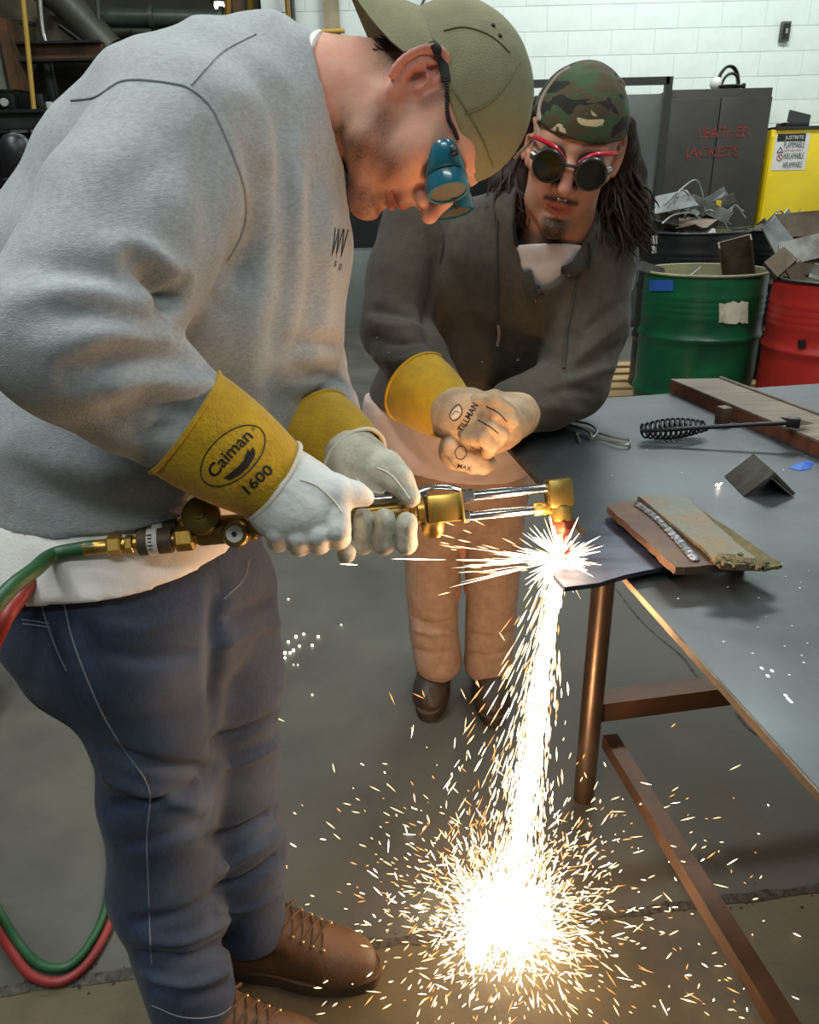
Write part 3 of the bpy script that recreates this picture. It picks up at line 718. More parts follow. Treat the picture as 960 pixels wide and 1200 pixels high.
def rrot(tilt=0.6):
    return np.array(Matrix.Rotation(rs.uniform(0, 6.28), 3, 'Z') @ Matrix.Rotation(rs.uniform(-tilt, tilt), 3, 'X') @ Matrix.Rotation(rs.uniform(-tilt, tilt), 3, 'Y'))
SM = ['scrap_steel', 'scrap_rust', 'scrap_pale', 'scrap_steel']
ADJ = {'scrap_steel': 'grey', 'scrap_rust': 'brown', 'scrap_pale': 'pale'}; USED = set()
def whereis(kind, m_, c, C_, hz, nm):
    h_ = 'top' if c[2] - C_[2] > hz * .45 else 'base'; s_ = 'left' if c[0] < C_[0] - .07 else ('right' if c[0] > C_[0] + .07 else 'middle'); f_ = 'rear' if c[1] > C_[1] else 'front'
    for adj in ('', 'bigger ', 'smaller ', 'tilted ', 'slanting ', 'bent '):
        lab = '%s%s %s at %s %s %s of the heap %s' % (adj, ADJ[m_], kind, f_, s_, h_, nm)
        if lab not in USED: USED.add(lab); return lab
    return lab
for C_, n, nm, grp, hz in ((KC, 33, 'in the rear black drum', 'scrap heaped in the rear black drum', 0.27), (BC, 9, 'in the wedged black drum', 'scrap in the wedged black drum', 0.10), (RC, 18, 'in the red drum', 'scrap heaped in the red drum', 0.2)):
    for i in range(n):
        a = rs.uniform(0, 6.28); q = 0.24 * math.sqrt(rs.random()); zz = hz * (1 - q / 0.27) * rs.uniform(0.25, 1.0)
        c = C_ + A(q * math.cos(a), q * math.sin(a), zz - 0.02); k = i % 3
        mm = rs.choice(SM)
        if k == 0: scrap_plate('plate_offcut', c, (rs.uniform(.14, .28), rs.uniform(.08, .15), .007), rrot(0.8), mm, whereis('plate offcut', mm, c, C_, hz, nm), grp)
        elif k == 1: scrap_angle(c, rs.uniform(.14, .26), rs.uniform(.05, .07), rrot(0.7) @ np.array(Matrix.Rotation(1.57, 3, 'X')), mm, whereis('angle iron', mm, c, C_, hz, nm), grp)
        else:
            b = c + A(rs.uniform(-.2, .2), rs.uniform(-.1, .1), rs.uniform(-.02, .1)); m_ = (c + b) / 2 + A(rs.uniform(-.05, .05), 0, rs.uniform(0.02, .09))
            scrap_rod([c, m_, b], 0.005, 'scrap_pale', whereis('bent rod', 'scrap_pale', m_, C_, hz, nm), grp)
kd = 4.3
scrap_rod([at(778, 240, kd), at(798, 222, kd), at(815, 211, kd), at(823, 225, kd), at(826, 248, kd)], 0.005, 'scrap_pale', 'tall looped wire above the rear black drum', 'scrap heaped in the rear black drum')
scrap_rod([at(776, 262, kd), at(790, 252, kd), at(812, 250, kd), at(824, 262, kd)], 0.006, 'scrap_pale', 'wavy grey wire across the rear black drum', 'scrap heaped in the rear black drum')
scrap_plate('plate_offcut', at(792, 236, kd), (0.24, 0.12, 0.008), frame(x=CR, z=A(-0.3, -0.8, 0.6)), 'scrap_pale', 'pale wedge of plate at top left of the rear heap', 'scrap heaped in the rear black drum')
tag(obj('yellow_clip', MB().box(at(842, 240, kd), (0.03, 0.012, 0.045), bev=0.003), 'yellow_enamel'), 'small yellow clip on the heap in the rear black drum', 'clip')
# channel standing in the green drum
c = at(864, 306, 3.72); rot = frame(x=A(0.9, -0.3, 0.25), z=A(0.35, 0.3, -0.85)); mb = MB(); mb.prism([(-.075, -.03), (.075, -.03), (.075, .03), (.068, .03), (.068, -.023), (-.068, -.023), (-.068, .03), (-.075, .03)], -0.11, 0.13)
mb.v = [tuple(c + rot @ np.array(v)) for v in mb.v]; tag(obj('channel_offcut', mb, 'scrap_rust'), 'channel iron offcut sticking out of the green drum', 'scrap steel', 'scrap in the green drum')
scrap_plate('plate_offcut', at(765, 316, 3.8), (0.16, 0.05, 0.006), frame(x=A(0.95, 0, -0.35), z=A(0, -1, .2)), 'scrap_steel', 'grey strip across the rim of the green drum', 'scrap in the green drum')
scrap_rod([at(808, 324, 3.8), at(816, 318, 3.8), at(822, 313, 3.8)], 0.006, 'scrap_pale', 'short bright rod inside the green drum', 'scrap in the green drum')
for (px, py, w, h, m_, lab) in ((912, 277, .13, .17, 'scrap_pale', 'upright pale plate beside the yellow cabinet'), (942, 262, .26, .13, 'scrap_rust', 'dark bent plate at top of the red drum heap'), (947, 292, .26, .13, 'scrap_steel', 'slanted grey plate over the red drum'), (915, 308, .12, .1, 'scrap_rust', 'boxy offcut hanging over the left rim of the red drum'), (948, 312, .24, .09, 'scrap_rust', 'brown strap of plate over the red drum rim')):
    scrap_plate('plate_offcut', at(px, py, 3.45 if py > 280 else 3.7), (w, h, 0.03 if 'boxy' in lab else 0.009), frame(x=nrm(CR + A(0, .3, rs.uniform(-.5, .6))), z=A(rs.uniform(-.5, .2), -0.9, rs.uniform(0.2, .8))), m_, lab, 'scrap heaped in the red drum')
# ------------------------------------------------------------------ steel work table
TZ = 0.91
E1, E2 = on_z(590, 515, TZ), on_z(960, 922, TZ)
te = nrm(E1 - E2); tn = A(te[1], -te[0], 0)            # along the front edge (away), and across to the right
FC = on_z(553, 477, TZ); NC = E2 - te * 0.55
poly = [NC, FC, FC + tn * 1.25, NC + tn * 1.25]
TT = thing('work_table', 'dark steel plate work table on pipe legs at right', 'table', on_z(684, 935, 0))
mb = MB(); mb.prism([(p[0], p[1]) for p in poly], TZ - 0.008, TZ); obj('table_top', mb, 'table_steel', TT, smooth=None)
mb = MB(); mb.box((NC + FC) / 2 - A(0, 0, 0.0041) - tn * 0.0012, (0.0024, np.linalg.norm(FC - NC), 0.0084), frame(x=tn, y=te)); obj('sheared_edge', mb, 'table_edge', TT)
LB = on_z(684, 935, 0)
legs = [LB, LB + tn * 0.8, LB - te * 1.15, LB - te * 1.15 + tn * 0.8]
for p in legs: obj('leg', MB().cyl(A(p[0], p[1], 0), A(p[0], p[1], TZ - 0.008), 0.024, n=28), 'leg_steel', TT)
def angle_bar(a, b, s, t, up, side, material, name):
    """L-section bar from a to b with legs along up and side"""
    a, b = np.asarray(a, float), np.asarray(b, float); d_ = nrm(b - a); up = nrm(up); side = nrm(side); mb = MB()
    sec = [(0, 0), (s, 0), (s, t), (t, t), (t, s), (0, s)]
    mb.loft([[p + side * x + up * y for x, y in sec] for p in (a, b)]); return obj(name, mb, material, TT, smooth=None)
rl = LB - tn * 0.005
angle_bar(rl + A(0, 0, 0.20) - te * 0.02 + tn * 0.028, LB - te * 1.2 + A(0, 0, 0.20) + tn * 0.028, 0.034, 0.005, A(0, 0, -1), tn, 'rail_steel', 'low_rail')
angle_bar(LB + tn * 0.02 + A(0, 0, 0.27), LB + tn * 0.8 + A(0, 0, 0.27), 0.05, 0.006, A(0, 0, -1), te, 'rail_steel', 'cross_rail')
angle_bar(LB + tn * 0.8 + A(0, 0, 0.20), LB + tn * 0.8 - te * 1.15 + A(0, 0, 0.20), 0.05, 0.006, A(0, 0, -1), tn, 'rail_steel', 'low_rail')
angle_bar(LB - te * 1.15 + A(0, 0, 0.27), LB - te * 1.15 + tn * 0.8 + A(0, 0, 0.27), 0.05, 0.006, A(0, 0, -1), te, 'rail_steel', 'cross_rail')
for k in (0.0, 0.8): angle_bar(LB + tn * k + A(0, 0, TZ - .008) + te * 0.1, LB + tn * k - te * 1.25 + A(0, 0, TZ - .008), 0.04, 0.005, A(0, 0, -1), tn, 'rail_steel', 'top_bearer')
# spatter beads on the table top
mb = MB()
for i in range(60):
    px, py = rs.uniform(600, 950), rs.uniform(500, 800); p = on_z(px, py, TZ)
    if np.dot(p - E1, tn) < 0.02 or np.dot(p - FC, te) > -0.02: continue
    mb.ball(p, rs.uniform(.0003, .0012), 6, (1.6, 1.2, .6))
for (px, py) in ((893, 783), (900, 792), (921, 815), (927, 822), (905, 786), (924, 819)):
    p = on_z(px, py, TZ); mb.ball(p, 0.0016, 8, (1.2, 1.8, .3))
o = obj('spatter', mb, 'spatter_white', TT); o['kind'] = 'stuff'

# dark sheet being cut; its free corner sticks out past the table edge
SZ = TZ + 0.014
s_in = [on_z(*p, SZ) for p in ((712, 603), (792, 652), (780, 664), (735, 673), (702, 683), (662, 688), (648, 673), (653, 655))]
mb = MB(); mb.prism([(p[0], p[1]) for p in s_in], SZ - 0.006, SZ)
o = tag(obj('cut_sheet', mb, 'blue_steel', smooth=None), 'thin blue-black steel sheet under the torch overhanging the table edge', 'steel sheet')
# welded plate stack
PZ = TZ + 0.03
def plate(name, pts, z0_, z1_, material, label=None, parent=None, rough_edge=0.0):
    P = [on_z(x, y, z1_) for x, y in pts]; Q = []
    for i in range(len(P)):
        a, b = P[i], P[(i + 1) % len(P)]; n = max(2, int(np.linalg.norm(b - a) / 0.012))
        for k in range(n): Q.append(a + (b - a) * k / n + A(rs.gauss(0, rough_edge), rs.gauss(0, rough_edge), 0))
    mb = MB(); mb.prism([(q[0], q[1]) for q in Q], z0_, z1_); return obj(name, mb, material, parent, smooth=None)
W = thing('welded_plate', 'rusty welded plate pair with a bright weld bead on the table', 'steel plate', on_z(800, 640, TZ))
plate('base_plate', [(711, 592), (757, 583), (915, 658), (792, 665)], PZ - 0.010, PZ, 'plate_rust', parent=W, rough_edge=0.0008)
plate('top_plate', [(748, 581), (800, 579), (893, 662), (846, 660)], PZ, PZ + 0.008, 'plate_grey', parent=W, rough_edge=0.0008)
plate('edge_strip', [(802, 585), (812, 590), (917, 662), (896, 667)], PZ, PZ + 0.004, 'slag', parent=W, rough_edge=0.0008)
bl = spline([on_z(x, y, PZ + 0.002) for x, y in ((748, 591), (768, 605), (785, 622), (802, 640), (814, 654))], 14); mb = MB()
for i, p in enumerate(bl): mb.ball(p, 0.0052 + 0.001 * math.sin(i * 1.7), 8, (1.1, 1.1, .55))
obj('weld_bead', mb, 'weld_bead', W)
mb = MB()
for i in range(90):
    t = i / 90; p = on_z(842 + 56 * t + rs.gauss(0, 4), 655 + 5 * t + rs.gauss(0, 3), PZ + 0.008); mb.ball(p, rs.uniform(.0015, .005), 6, (1, 1, .8))
o = obj('slag_crust', mb, 'slag', W); o['kind'] = 'stuff'
for (x, y) in ((800, 640), (868, 640), (760, 600)): 
    p = on_z(x, y, PZ); obj('spacer', MB().box((p[0], p[1], (TZ + PZ - 0.010) / 2), (0.014, 0.014, PZ - 0.010 - TZ)), 'dark_steel', W)

# long board lying across the far end of the table
BZ = TZ + 0.028
b0, b1 = on_z(786, 444, BZ), on_z(838, 441, BZ); q0 = on_z(960, 516, BZ)
bd = nrm(q0 - b0); bn = A(-bd[1], bd[0], 0); bwid = abs(np.dot(b1 - b0, bn)); bwid = max(bwid, 0.085)
B = thing('board', 'long weathered board with rusty side lying over the far table corner', 'board', on_z(960, 516, TZ))
a = [b0, b0 + bd * 1.1, b0 + bd * 1.1 + bn * bwid, b0 + bn * bwid + bd * 0.03]
mb = MB(); mb.prism([(p[0], p[1]) for p in a], BZ - 0.004, BZ); obj('top_face', mb, 'board_top', B, smooth=None)
mb = MB(); mb.prism([(p[0], p[1]) for p in (b0 + bn * .0005, b0 + bd * 1.1 + bn * .0005, b0 + bd * 1.1 + bn * (bwid - .001), b0 + bn * (bwid - .001) + bd * .03)], TZ, BZ - 0.004); obj('core', mb, 'board_side', B, smooth=None)
mb = MB(); mb.tube([b0 + bn * bwid + A(0, 0, .002) + bd * .03, b0 + bn * bwid + bd * 1.1 + A(0, 0, .002)], 0.003, 6); obj('rolled_edge', mb, 'board_top', B)
# small upright square tube behind the hammer
p = on_z(849, 497, TZ); tag(obj('square_tube', MB().box((p[0], p[1] + 0.01, TZ + 0.016), (0.022, 0.022, 0.032), rz(0.3), bev=0.002), 'plate_rust'), 'short square tube standing behind the spring handled hammer', 'tube')

# chipping hammer with coil handle
ha, hb = on_z(752, 505, TZ + 0.02), on_z(828, 499, TZ + 0.02); hd = nrm(hb - ha)
H = thing('chipping_hammer', 'black chipping hammer with coiled spring handle on the table', 'hammer', on_z(800, 508, TZ))
Lh = np.linalg.norm(hb - ha); hx = nrm(np.cross(hd, A(0, 0, 1))); coil = []
for i in range(13 * 14 + 1):
    t = i / (13 * 14); r = 0.007 + 0.011 * math.sin(math.pi * min(1, t * 0.85 + 0.12)) ; an = 2 * math.pi * i / 14
    coil.append(ha + hd * Lh * t + hx * r * math.cos(an) + A(0, 0, 1) * r * math.sin(an))
obj('spring_grip', MB().tube(coil, 0.0023, 6), 'dark_steel', H)
hend = on_z(930, 495, BZ + 0.014)
obj('shaft', MB().cyl(hb - hd * 0.13, hend, 0.004, n=10), 'dark_steel', H)
hd2 = nrm(hend - hb); obj('head', MB().box(hend, (0.022, 0.016, 0.018), frame(x=hd2, z=A(0, 0, 1)), bev=0.003), 'dark_steel', H)
tip = on_z(947, 494, BZ + 0.012); hh = frame(x=tip - hend, z=A(0, 0, 1)); obj('chisel', MB().loft([[hend + hh @ A(0.008, y, z) for y, z in ((-.006, -.006), (.006, -.006), (.006, .006), (-.006, .006))], [tip + hh @ A(0, y, z) for y, z in ((-.012, -.001), (.012, -.001), (.012, .001), (-.012, .001))]]), 'bright_wire', H)
obj('pick', MB().tube([hend, hend + A(0.0, 0.045, -0.004)], [0.006, 0.001], 8), 'dark_steel', H)
# spark lighter made of bent wire
S = thing('wire_striker', 'bent wire friction lighter lying beside the forearm', 'striker', on_z(700, 510, TZ))
def wire(pts, z=0.006): return spline([on_z(x, y, TZ + z) for x, y in pts], 6)
obj('upper_arm', MB().tube(wire([(656, 496), (672, 499), (690, 506), (694, 513), (700, 505), (690, 497), (668, 493)]), 0.0022, 8), 'bright_wire', S)
obj('long_arm', MB().tube(wire([(680, 517), (676, 508), (692, 512), (712, 517), (726, 521), (737, 521), (738, 516), (728, 514), (714, 511), (700, 507)]), 0.0022, 8), 'bright_wire', S)
p = on_z(657, 503, TZ); obj('flint_cup', MB().lathe([(0.011, 0), (0.012, 0.002), (0.012, 0.012), (0.009, 0.012), (0.009, 0.004)], p, (0, 0, 1)), 'dark_steel', S)
# angle piece standing like a tent
p0, p1 = on_z(883, 557, TZ), on_z(905, 566, TZ)
AP = thing('angle_offcut', 'short angle iron standing like a tent on the table', 'angle iron', p0)
ridge0, ridge1 = on_z(868, 546, TZ + 0.0) + A(0, 0, .03) , on_z(892, 561, TZ + 0.0) + A(0, 0, .03)
ridge0 = at(880, 534, on_z(880, 534, TZ + 0.03) @ CF - 0 if False else np.dot(on_z(880, 534, TZ + 0.035) - CP, CF)); ridge1 = on_z(905, 556, TZ + 0.035)
ax_ = nrm(ridge1 - ridge0); sd = nrm(np.cross(ax_, A(0, 0, 1)))
for s, nm in ((-1, 'leg_plate'), (1, 'leg_plate')):
    mb = MB(); dn = sd * s * 0.036 + A(0, 0, -0.034); th = nrm(np.cross(ax_, dn)) * 0.005
    mb.loft([[r_, r_ + dn, r_ + dn + th, r_ + th] for r_ in (ridge0, ridge1)]); obj(nm, mb, 'scrap_steel', AP, smooth=None)
# scrap of blue tape
p = [on_z(x, y, TZ) for x, y in ((925, 549), (935, 543), (948, 540), (954, 543), (950, 550), (938, 552))]
mb = MB(); n = len(p); cc_ = sum(p) / n + A(0, 0, 0.008); mb.add([q + A(0, 0, .001) for q in p] + [cc_] + [q - A(0, 0, 0.0) for q in p], [(i, (i + 1) % n, n) for i in range(n)] + [(n + 1 + i, n + 1 + (i + 1) % n, (i + 1) % n, i) for i in range(n)])
tag(obj('tape_scrap', mb, 'blue_tape', smooth=None), 'crumpled scrap of blue tape by the board', 'tape')
# dark offcut on the floor behind the man's leg
fa, fb = on_z(34, 790, 0), on_z(58, 786, 0)
F_ = thing('floor_offcut', 'small dark angle offcut lying on the floor at left', 'scrap steel', (fa + fb) / 2)
d_ = nrm(fb - fa); n_ = A(-d_[1], d_[0], 0)
obj('flat_leg', MB().box((fa + fb) / 2 + A(0, 0, .003), (np.linalg.norm(fb - fa), 0.05, 0.006), frame(x=d_, z=A(0, 0, 1))), 'dark_steel', F_)
obj('upright_leg', MB().box((fa + fb) / 2 + n_ * 0.025 + A(0, 0, .02), (np.linalg.norm(fb - fa), 0.006, 0.04), frame(x=d_, z=A(0, 0, 1))), 'dark_steel', F_)
# wheel and red frame of a bottle cart at the very left edge
K = thing('bottle_cart', 'red bottle cart with a black wheel cut off by the left edge', 'cart', on_z(-24, 830, 0))
c = on_z(-26, 838, 0); wc = c + A(0, 0, 0.12)
obj('wheel', MB().lathe([(0.06, -.03), (0.11, -.035), (0.125, -.02), (0.125, .02), (0.11, .035), (0.06, .03)], wc, (1, 0.2, 0), 28), 'black_plastic', K)
obj('hub', MB().lathe([(0.03, -.045), (0.06, -.03), (0.06, .03), (0.03, .045)], wc, (1, 0.2, 0), 20), 'drum_red', K)
obj('frame_tube', MB().tube([wc + A(0.04, 0, 0), wc + A(-0.02, 0.02, 0.5), wc + A(-0.02, 0.02, 0.8)], 0.02, 12), 'drum_red', K)
obj('cross_tube', MB().tube([wc + A(0.0, 0.02, 0.35), wc + A(-0.45, 0.1, 0.35)], 0.018, 12), 'drum_red', K)
# ------------------------------------------------------------------ people: shared materials and builders
def skin_mat(name, col, col2, beard, lip):
    m = mat(name, col, 0.62, 0, col2, 30, 5, 0.35, 0.7, bump=0.06, bscale=260, spec=0.3)
    nt = m.node_tree; N = nt.nodes; L = nt.links; b = N['Principled BSDF']
    b.inputs['Subsurface Weight'].default_value = 0.12; b.inputs['Subsurface Radius'].default_value = (0.010, 0.004, 0.002)
    src = b.inputs['Base Color'].links[0].from_socket
    nz = N.new('ShaderNodeTexNoise'); nz.inputs['Scale'].default_value = 420; nz.inputs['Detail'].default_value = 3
    tc = N.new('ShaderNodeTexCoord'); L.new(tc.outputs['Object'], nz.inputs['Vector'])
    for nm, c in (('lip', lip), ('beard', beard)):
        an = N.new('ShaderNodeAttribute'); an.attribute_name = nm; mx = N.new('ShaderNodeMix'); mx.data_type = 'RGBA'
        fac = an.outputs['Fac']
        if nm == 'beard':
            mr = N.new('ShaderNodeMapRange'); mr.inputs[1].default_value = 0.3; mr.inputs[2].default_value = 0.62; mr.inputs[3].default_value = 0.72; mr.inputs[4].default_value = 1.0
            L.new(nz.outputs['Fac'], mr.inputs[0]); mu = N.new('ShaderNodeMath'); mu.operation = 'MULTIPLY'; L.new(fac, mu.inputs[0]); L.new(mr.outputs[0], mu.inputs[1]); fac = mu.outputs[0]
        L.new(fac, mx.inputs['Factor']); L.new(src, mx.inputs['A']); mx.inputs['B'].default_value = c; src = mx.outputs['Result']
    L.new(src, b.inputs['Base Color']); return m
skin_mat('skin_fair', srgb(206, 158, 136), srgb(196, 136, 118), srgb(92, 62, 44), srgb(184, 92, 86))
skin_mat('skin_olive', srgb(190, 142, 118), srgb(176, 122, 100), srgb(38, 28, 22), srgb(172, 84, 80))
mat('heather_grey', srgb(156, 160, 162), 0.9, 0, srgb(138, 142, 145), 150, 3, 0.35, 0.65, bump=0.25, bscale=420, stretch=(1, 1, 2.2), sheen=0.25)
mat('grey_seam', srgb(146, 150, 154), 0.9, 0, srgb(128, 132, 136), 200, 3)
mat('white_cotton', srgb(226, 224, 220), 0.9, 0, srgb(210, 206, 202), 20, 4, bump=0.1, bscale=300)
mat('grey_cotton', srgb(186, 182, 182), 0.9, 0, srgb(170, 166, 168), 30, 4, bump=0.1, bscale=300)
mat('pink_cotton', srgb(196, 178, 170), 0.9, 0, srgb(182, 162, 154), 14, 4, bump=0.1, bscale=300)
mat('denim', srgb(25, 38, 60), 0.85, 0, srgb(38, 54, 80), 110, 5, 0.35, 0.7, bump=0.2, bscale=500, stretch=(2.5, 2.5, .5), attr='fade', attr_col=srgb(92, 108, 132), sheen=0.06)
mat('denim_thread', srgb(104, 112, 128), 0.8)
mat('olive_knit', srgb(68, 62, 52), 0.92, 0, srgb(58, 52, 44), 60, 4, bump=0.25, bscale=380, sheen=0.08)
mat('olive_trim', srgb(54, 56, 48), 0.85, 0, srgb(42, 44, 38), 40, 4)
mat('khaki', srgb(168, 142, 122), 0.85, 0, srgb(150, 122, 104), 40, 5, bump=0.15, bscale=400)
mat('boot_leather', srgb(96, 68, 42), 0.6, 0, srgb(70, 48, 30), 14, 6, 0.35, 0.7, bump=0.12, bscale=120)
mat('boot_dark', srgb(66, 54, 44), 0.5, 0, srgb(46, 38, 32), 14, 6, bump=0.12, bscale=120)
mat('boot_sole', srgb(80, 58, 38), 0.7, 0, srgb(56, 42, 30), 20, 4)
mat('boot_lace', srgb(84, 60, 38), 0.8)
mat('brass_eyelet', srgb(176, 150, 96), 0.3, 0.9)
mat('glove_yellow', srgb(190, 154, 14), 0.88, 0, srgb(164, 128, 10), 26, 6, 0.35, 0.68, bump=0.3, bscale=260, sheen=0.15)
mat('glove_white', srgb(206, 208, 206), 0.75, 0, srgb(182, 182, 178), 14, 6, 0.4, 0.7, bump=0.15, bscale=150)
mat('glove_grey', srgb(188, 186, 172), 0.8, 0, srgb(132, 128, 112), 22, 7, 0.4, 0.72, bump=0.2, bscale=150)
mat('glove_worn', srgb(196, 172, 142), 0.85, 0, srgb(146, 118, 88), 24, 7, 0.38, 0.72, bump=0.25, bscale=150)
mat('glove_piping', srgb(204, 200, 186), 0.8)
mat('cap_olive', srgb(124, 122, 92), 0.88, 0, srgb(106, 106, 80), 18, 6, 0.35, 0.7, bump=0.2, bscale=420)
mat('cap_thread', srgb(94, 92, 66), 0.9)
mat('elastic_black', srgb(26, 25, 24), 0.8)
mat('elastic_grey', srgb(150, 134, 122), 0.85)
mat('teal_plastic', srgb(18, 96, 116), 0.25, 0, None, coat=0.5)
mat('lens_amber', srgb(110, 104, 92), 0.15, 0.3)
mat('lens_dark', srgb(18, 22, 16), 0.08)
mat('cup_black', srgb(30, 32, 34), 0.35)
mat('red_plastic', srgb(196, 30, 52), 0.3, coat=0.4)
mat('hair_brown', srgb(36, 26, 22), 0.6, 0, srgb(56, 40, 32), 40, 4, spec=0.2)
mat('hair_short', srgb(58, 44, 34), 0.7)
mat('silver', srgb(200, 200, 205), 0.2, 1.0)
# camouflage cloth
m = mat('camo', srgb(78, 68, 48), 0.9, bump=0.15, bscale=420)
nt = m.node_tree; N = nt.nodes; Lk = nt.links; b = N['Principled BSDF']; tc = N.new('ShaderNodeTexCoord'); prev = None
base = srgb(70, 62, 42)
for i, (c, sc, th, off) in enumerate(((srgb(56, 74, 48), 15, 0.52, 0.0), (srgb(26, 24, 20), 15, 0.55, 7.3), (srgb(190, 178, 142), 16, 0.625, 3.1))):
    mp = N.new('ShaderNodeMapping'); mp.inputs['Location'].default_value = (off, off * .7, off * .3); mp.inputs['Scale'].default_value = (1, 1, 1.7); mp.inputs['Rotation'].default_value = (0.3, 0.5, 0.2)
    nz = N.new('ShaderNodeTexNoise'); nz.inputs['Scale'].default_value = sc; nz.inputs['Detail'].default_value = 2.0; nz.inputs['Distortion'].default_value = 0.8
    Lk.new(tc.outputs['Object'], mp.inputs[0]); Lk.new(mp.outputs[0], nz.inputs['Vector'])
    mr = N.new('ShaderNodeMapRange'); mr.inputs[1].default_value = th; mr.inputs[2].default_value = th + 0.012; Lk.new(nz.outputs['Fac'], mr.inputs[0])
    mx = N.new('ShaderNodeMix'); mx.data_type = 'RGBA'; Lk.new(mr.outputs[0], mx.inputs['Factor'])
    if prev is None: mx.inputs['A'].default_value = base
    else: Lk.new(prev, mx.inputs['A'])
    mx.inputs['B'].default_value = c; prev = mx.outputs['Result']
Lk.new(prev, b.inputs['Base Color'])

def bbox(*pts, pad=0.15):
    P = np.array([np.asarray(p, float) for p in pts]); return P.min(0) - pad, P.max(0) + pad
def sm(x, a, b):
    t = np.clip((x - a) / (b - a), 0, 1); return t * t * (3 - 2 * t)

def head_sdf(neck_pts, neck_r, h=0.0019, wide=1.0, chinr=0.02, jw=1.0):
    """head in its own frame: x right, y forward, z up; about 23 cm tall"""
    s = SDF((-0.11, -0.16, -0.22), (0.11, 0.155, 0.13), h); w = wide
    s.ell((0, -0.014, 0.030), (0.077 * w, 0.099, 0.086), k=0.0)
    s.ell((0, 0.028, -0.006), (0.066 * w, 0.060, 0.088), k=0.03)
    s.ell((0, 0.036, -0.066), (0.053 * w * jw, 0.046, 0.046), k=0.03)
    for e in (-1, 1):
        s.chain([A(e * .058 * w * jw, -.004, -.045), A(e * .05 * w * jw, .03, -.082), A(0, .078, -.104)], [.019, .018, chinr * .9], k=0.025)
        s.ell((e * .046 * w, .056, -.018), (.024, .026, .020), k=0.02)
        s.ell((e * .036 * w * jw, .058, -.052), (.026 * jw, .026, .028), k=0.02)
    s.ell((0, .080, -.101), (chinr, chinr * .85, chinr * .85), k=0.015)
    s.cone(A(-.040 * w, .070, .024), A(0, .080, .024), .012, .011, k=0.018); s.cone(A(.040 * w, .070, .024), A(0, .080, .024), .012, .011, k=0.018)
    for e in (-1, 1): s.ell((e * .033 * w, .099, .006), (.020, .018, .013), k=0.014, op='sub')
    for e in (-1, 1): s.ell((e * .032 * w, .074, .006), (.0145, .0135, .013), k=0.004)
    s.chain([A(0, .088, .018), A(0, .104, -.006), A(0, .119, -.030)], [.0085, .0095, .0115], k=0.012)
    for e in (-1, 1):
        s.ell((e * .0135, .099, -.034), (.0095, .013, .009), k=0.008)
        s.ell((e * .0068, .110, -.0435), (.0036, .0065, .0045), k=0.003, op='sub')
    s.ell((0, .088, -.052), (.020, .012, .012), k=0.012)
    s.chain([A(-.024, .079, -.0665), A(-.010, .0925, -.061), A(0, .0940, -.062), A(.010, .0925, -.061), A(.024, .079, -.0665)], [.0035, .0065, .0062, .0065, .0035], k=0.005)
    s.chain([A(-.022, .079, -.070), A(0, .0915, -.0755), A(.022, .079, -.070)], [.004, .0082, .004], k=0.005)
    s.chain([A(-.025, .0845, -.0685), A(0, .1005, -.0685), A(.025, .0845, -.0685)], [.0012, .0022, .0012], k=0.002, op='sub')
    s.ell((0, .098, -.087), (.022, .008, .006), k=0.008, op='sub')
    for e in (-1, 1):                                               # ears
        n = nrm(A(e * .86, .50, .05)); up = nrm(A(0, -.22, 1) - n * np.dot(A(0, -.22, 1), n)); fw = nrm(A(0, 1, 0) - n * n[1] - up * up[1]); R = np.stack([n, fw, up], 1)
        c = A(e * .0795 * w, -.012, -.002); q = lambda a, b_, d_: c + n * a + fw * b_ + up * d_
        z = 1.15
        s.ell(c, (.0050 * z, .0170 * z, .0300 * z), R, k=0.005)
        s.cone(q(-.004, .006, .004), q(-.014, .010, .0), .014, .016, k=0.006)
        s.ell(q(.0070, .003 * z, -.005 * z), (.0085 * z, .0085 * z, .0110 * z), R, k=0.003, op='sub'); s.ell(q(.0065, .002 * z, .015 * z), (.0060 * z, .0085 * z, .0075 * z), R, k=0.003, op='sub')
        s.chain([q(.0040, .0175 * z * math.cos(t), .0300 * z * math.sin(t)) for t in np.linspace(.35, 4.1, 16)], [.0044] * 16, k=0.002)
        s.chain([q(.0040, -.002 * z, .017 * z), q(.0045, -.0075 * z, .006 * z), q(.0040, -.007 * z, -.008 * z), q(.003, -.002 * z, -.018 * z)], [.0028, .0034, .0034, .003], k=0.003)
        s.ell(q(.0035, .0130 * z, -.006 * z), (.0046, .005, .0068), R, k=0.003); s.ell(q(.0015, .004 * z, -.0285 * z), (.0052, .0090, .0098), R, k=0.005)
    s.chain(neck_pts, neck_r, k=0.03)
    return s

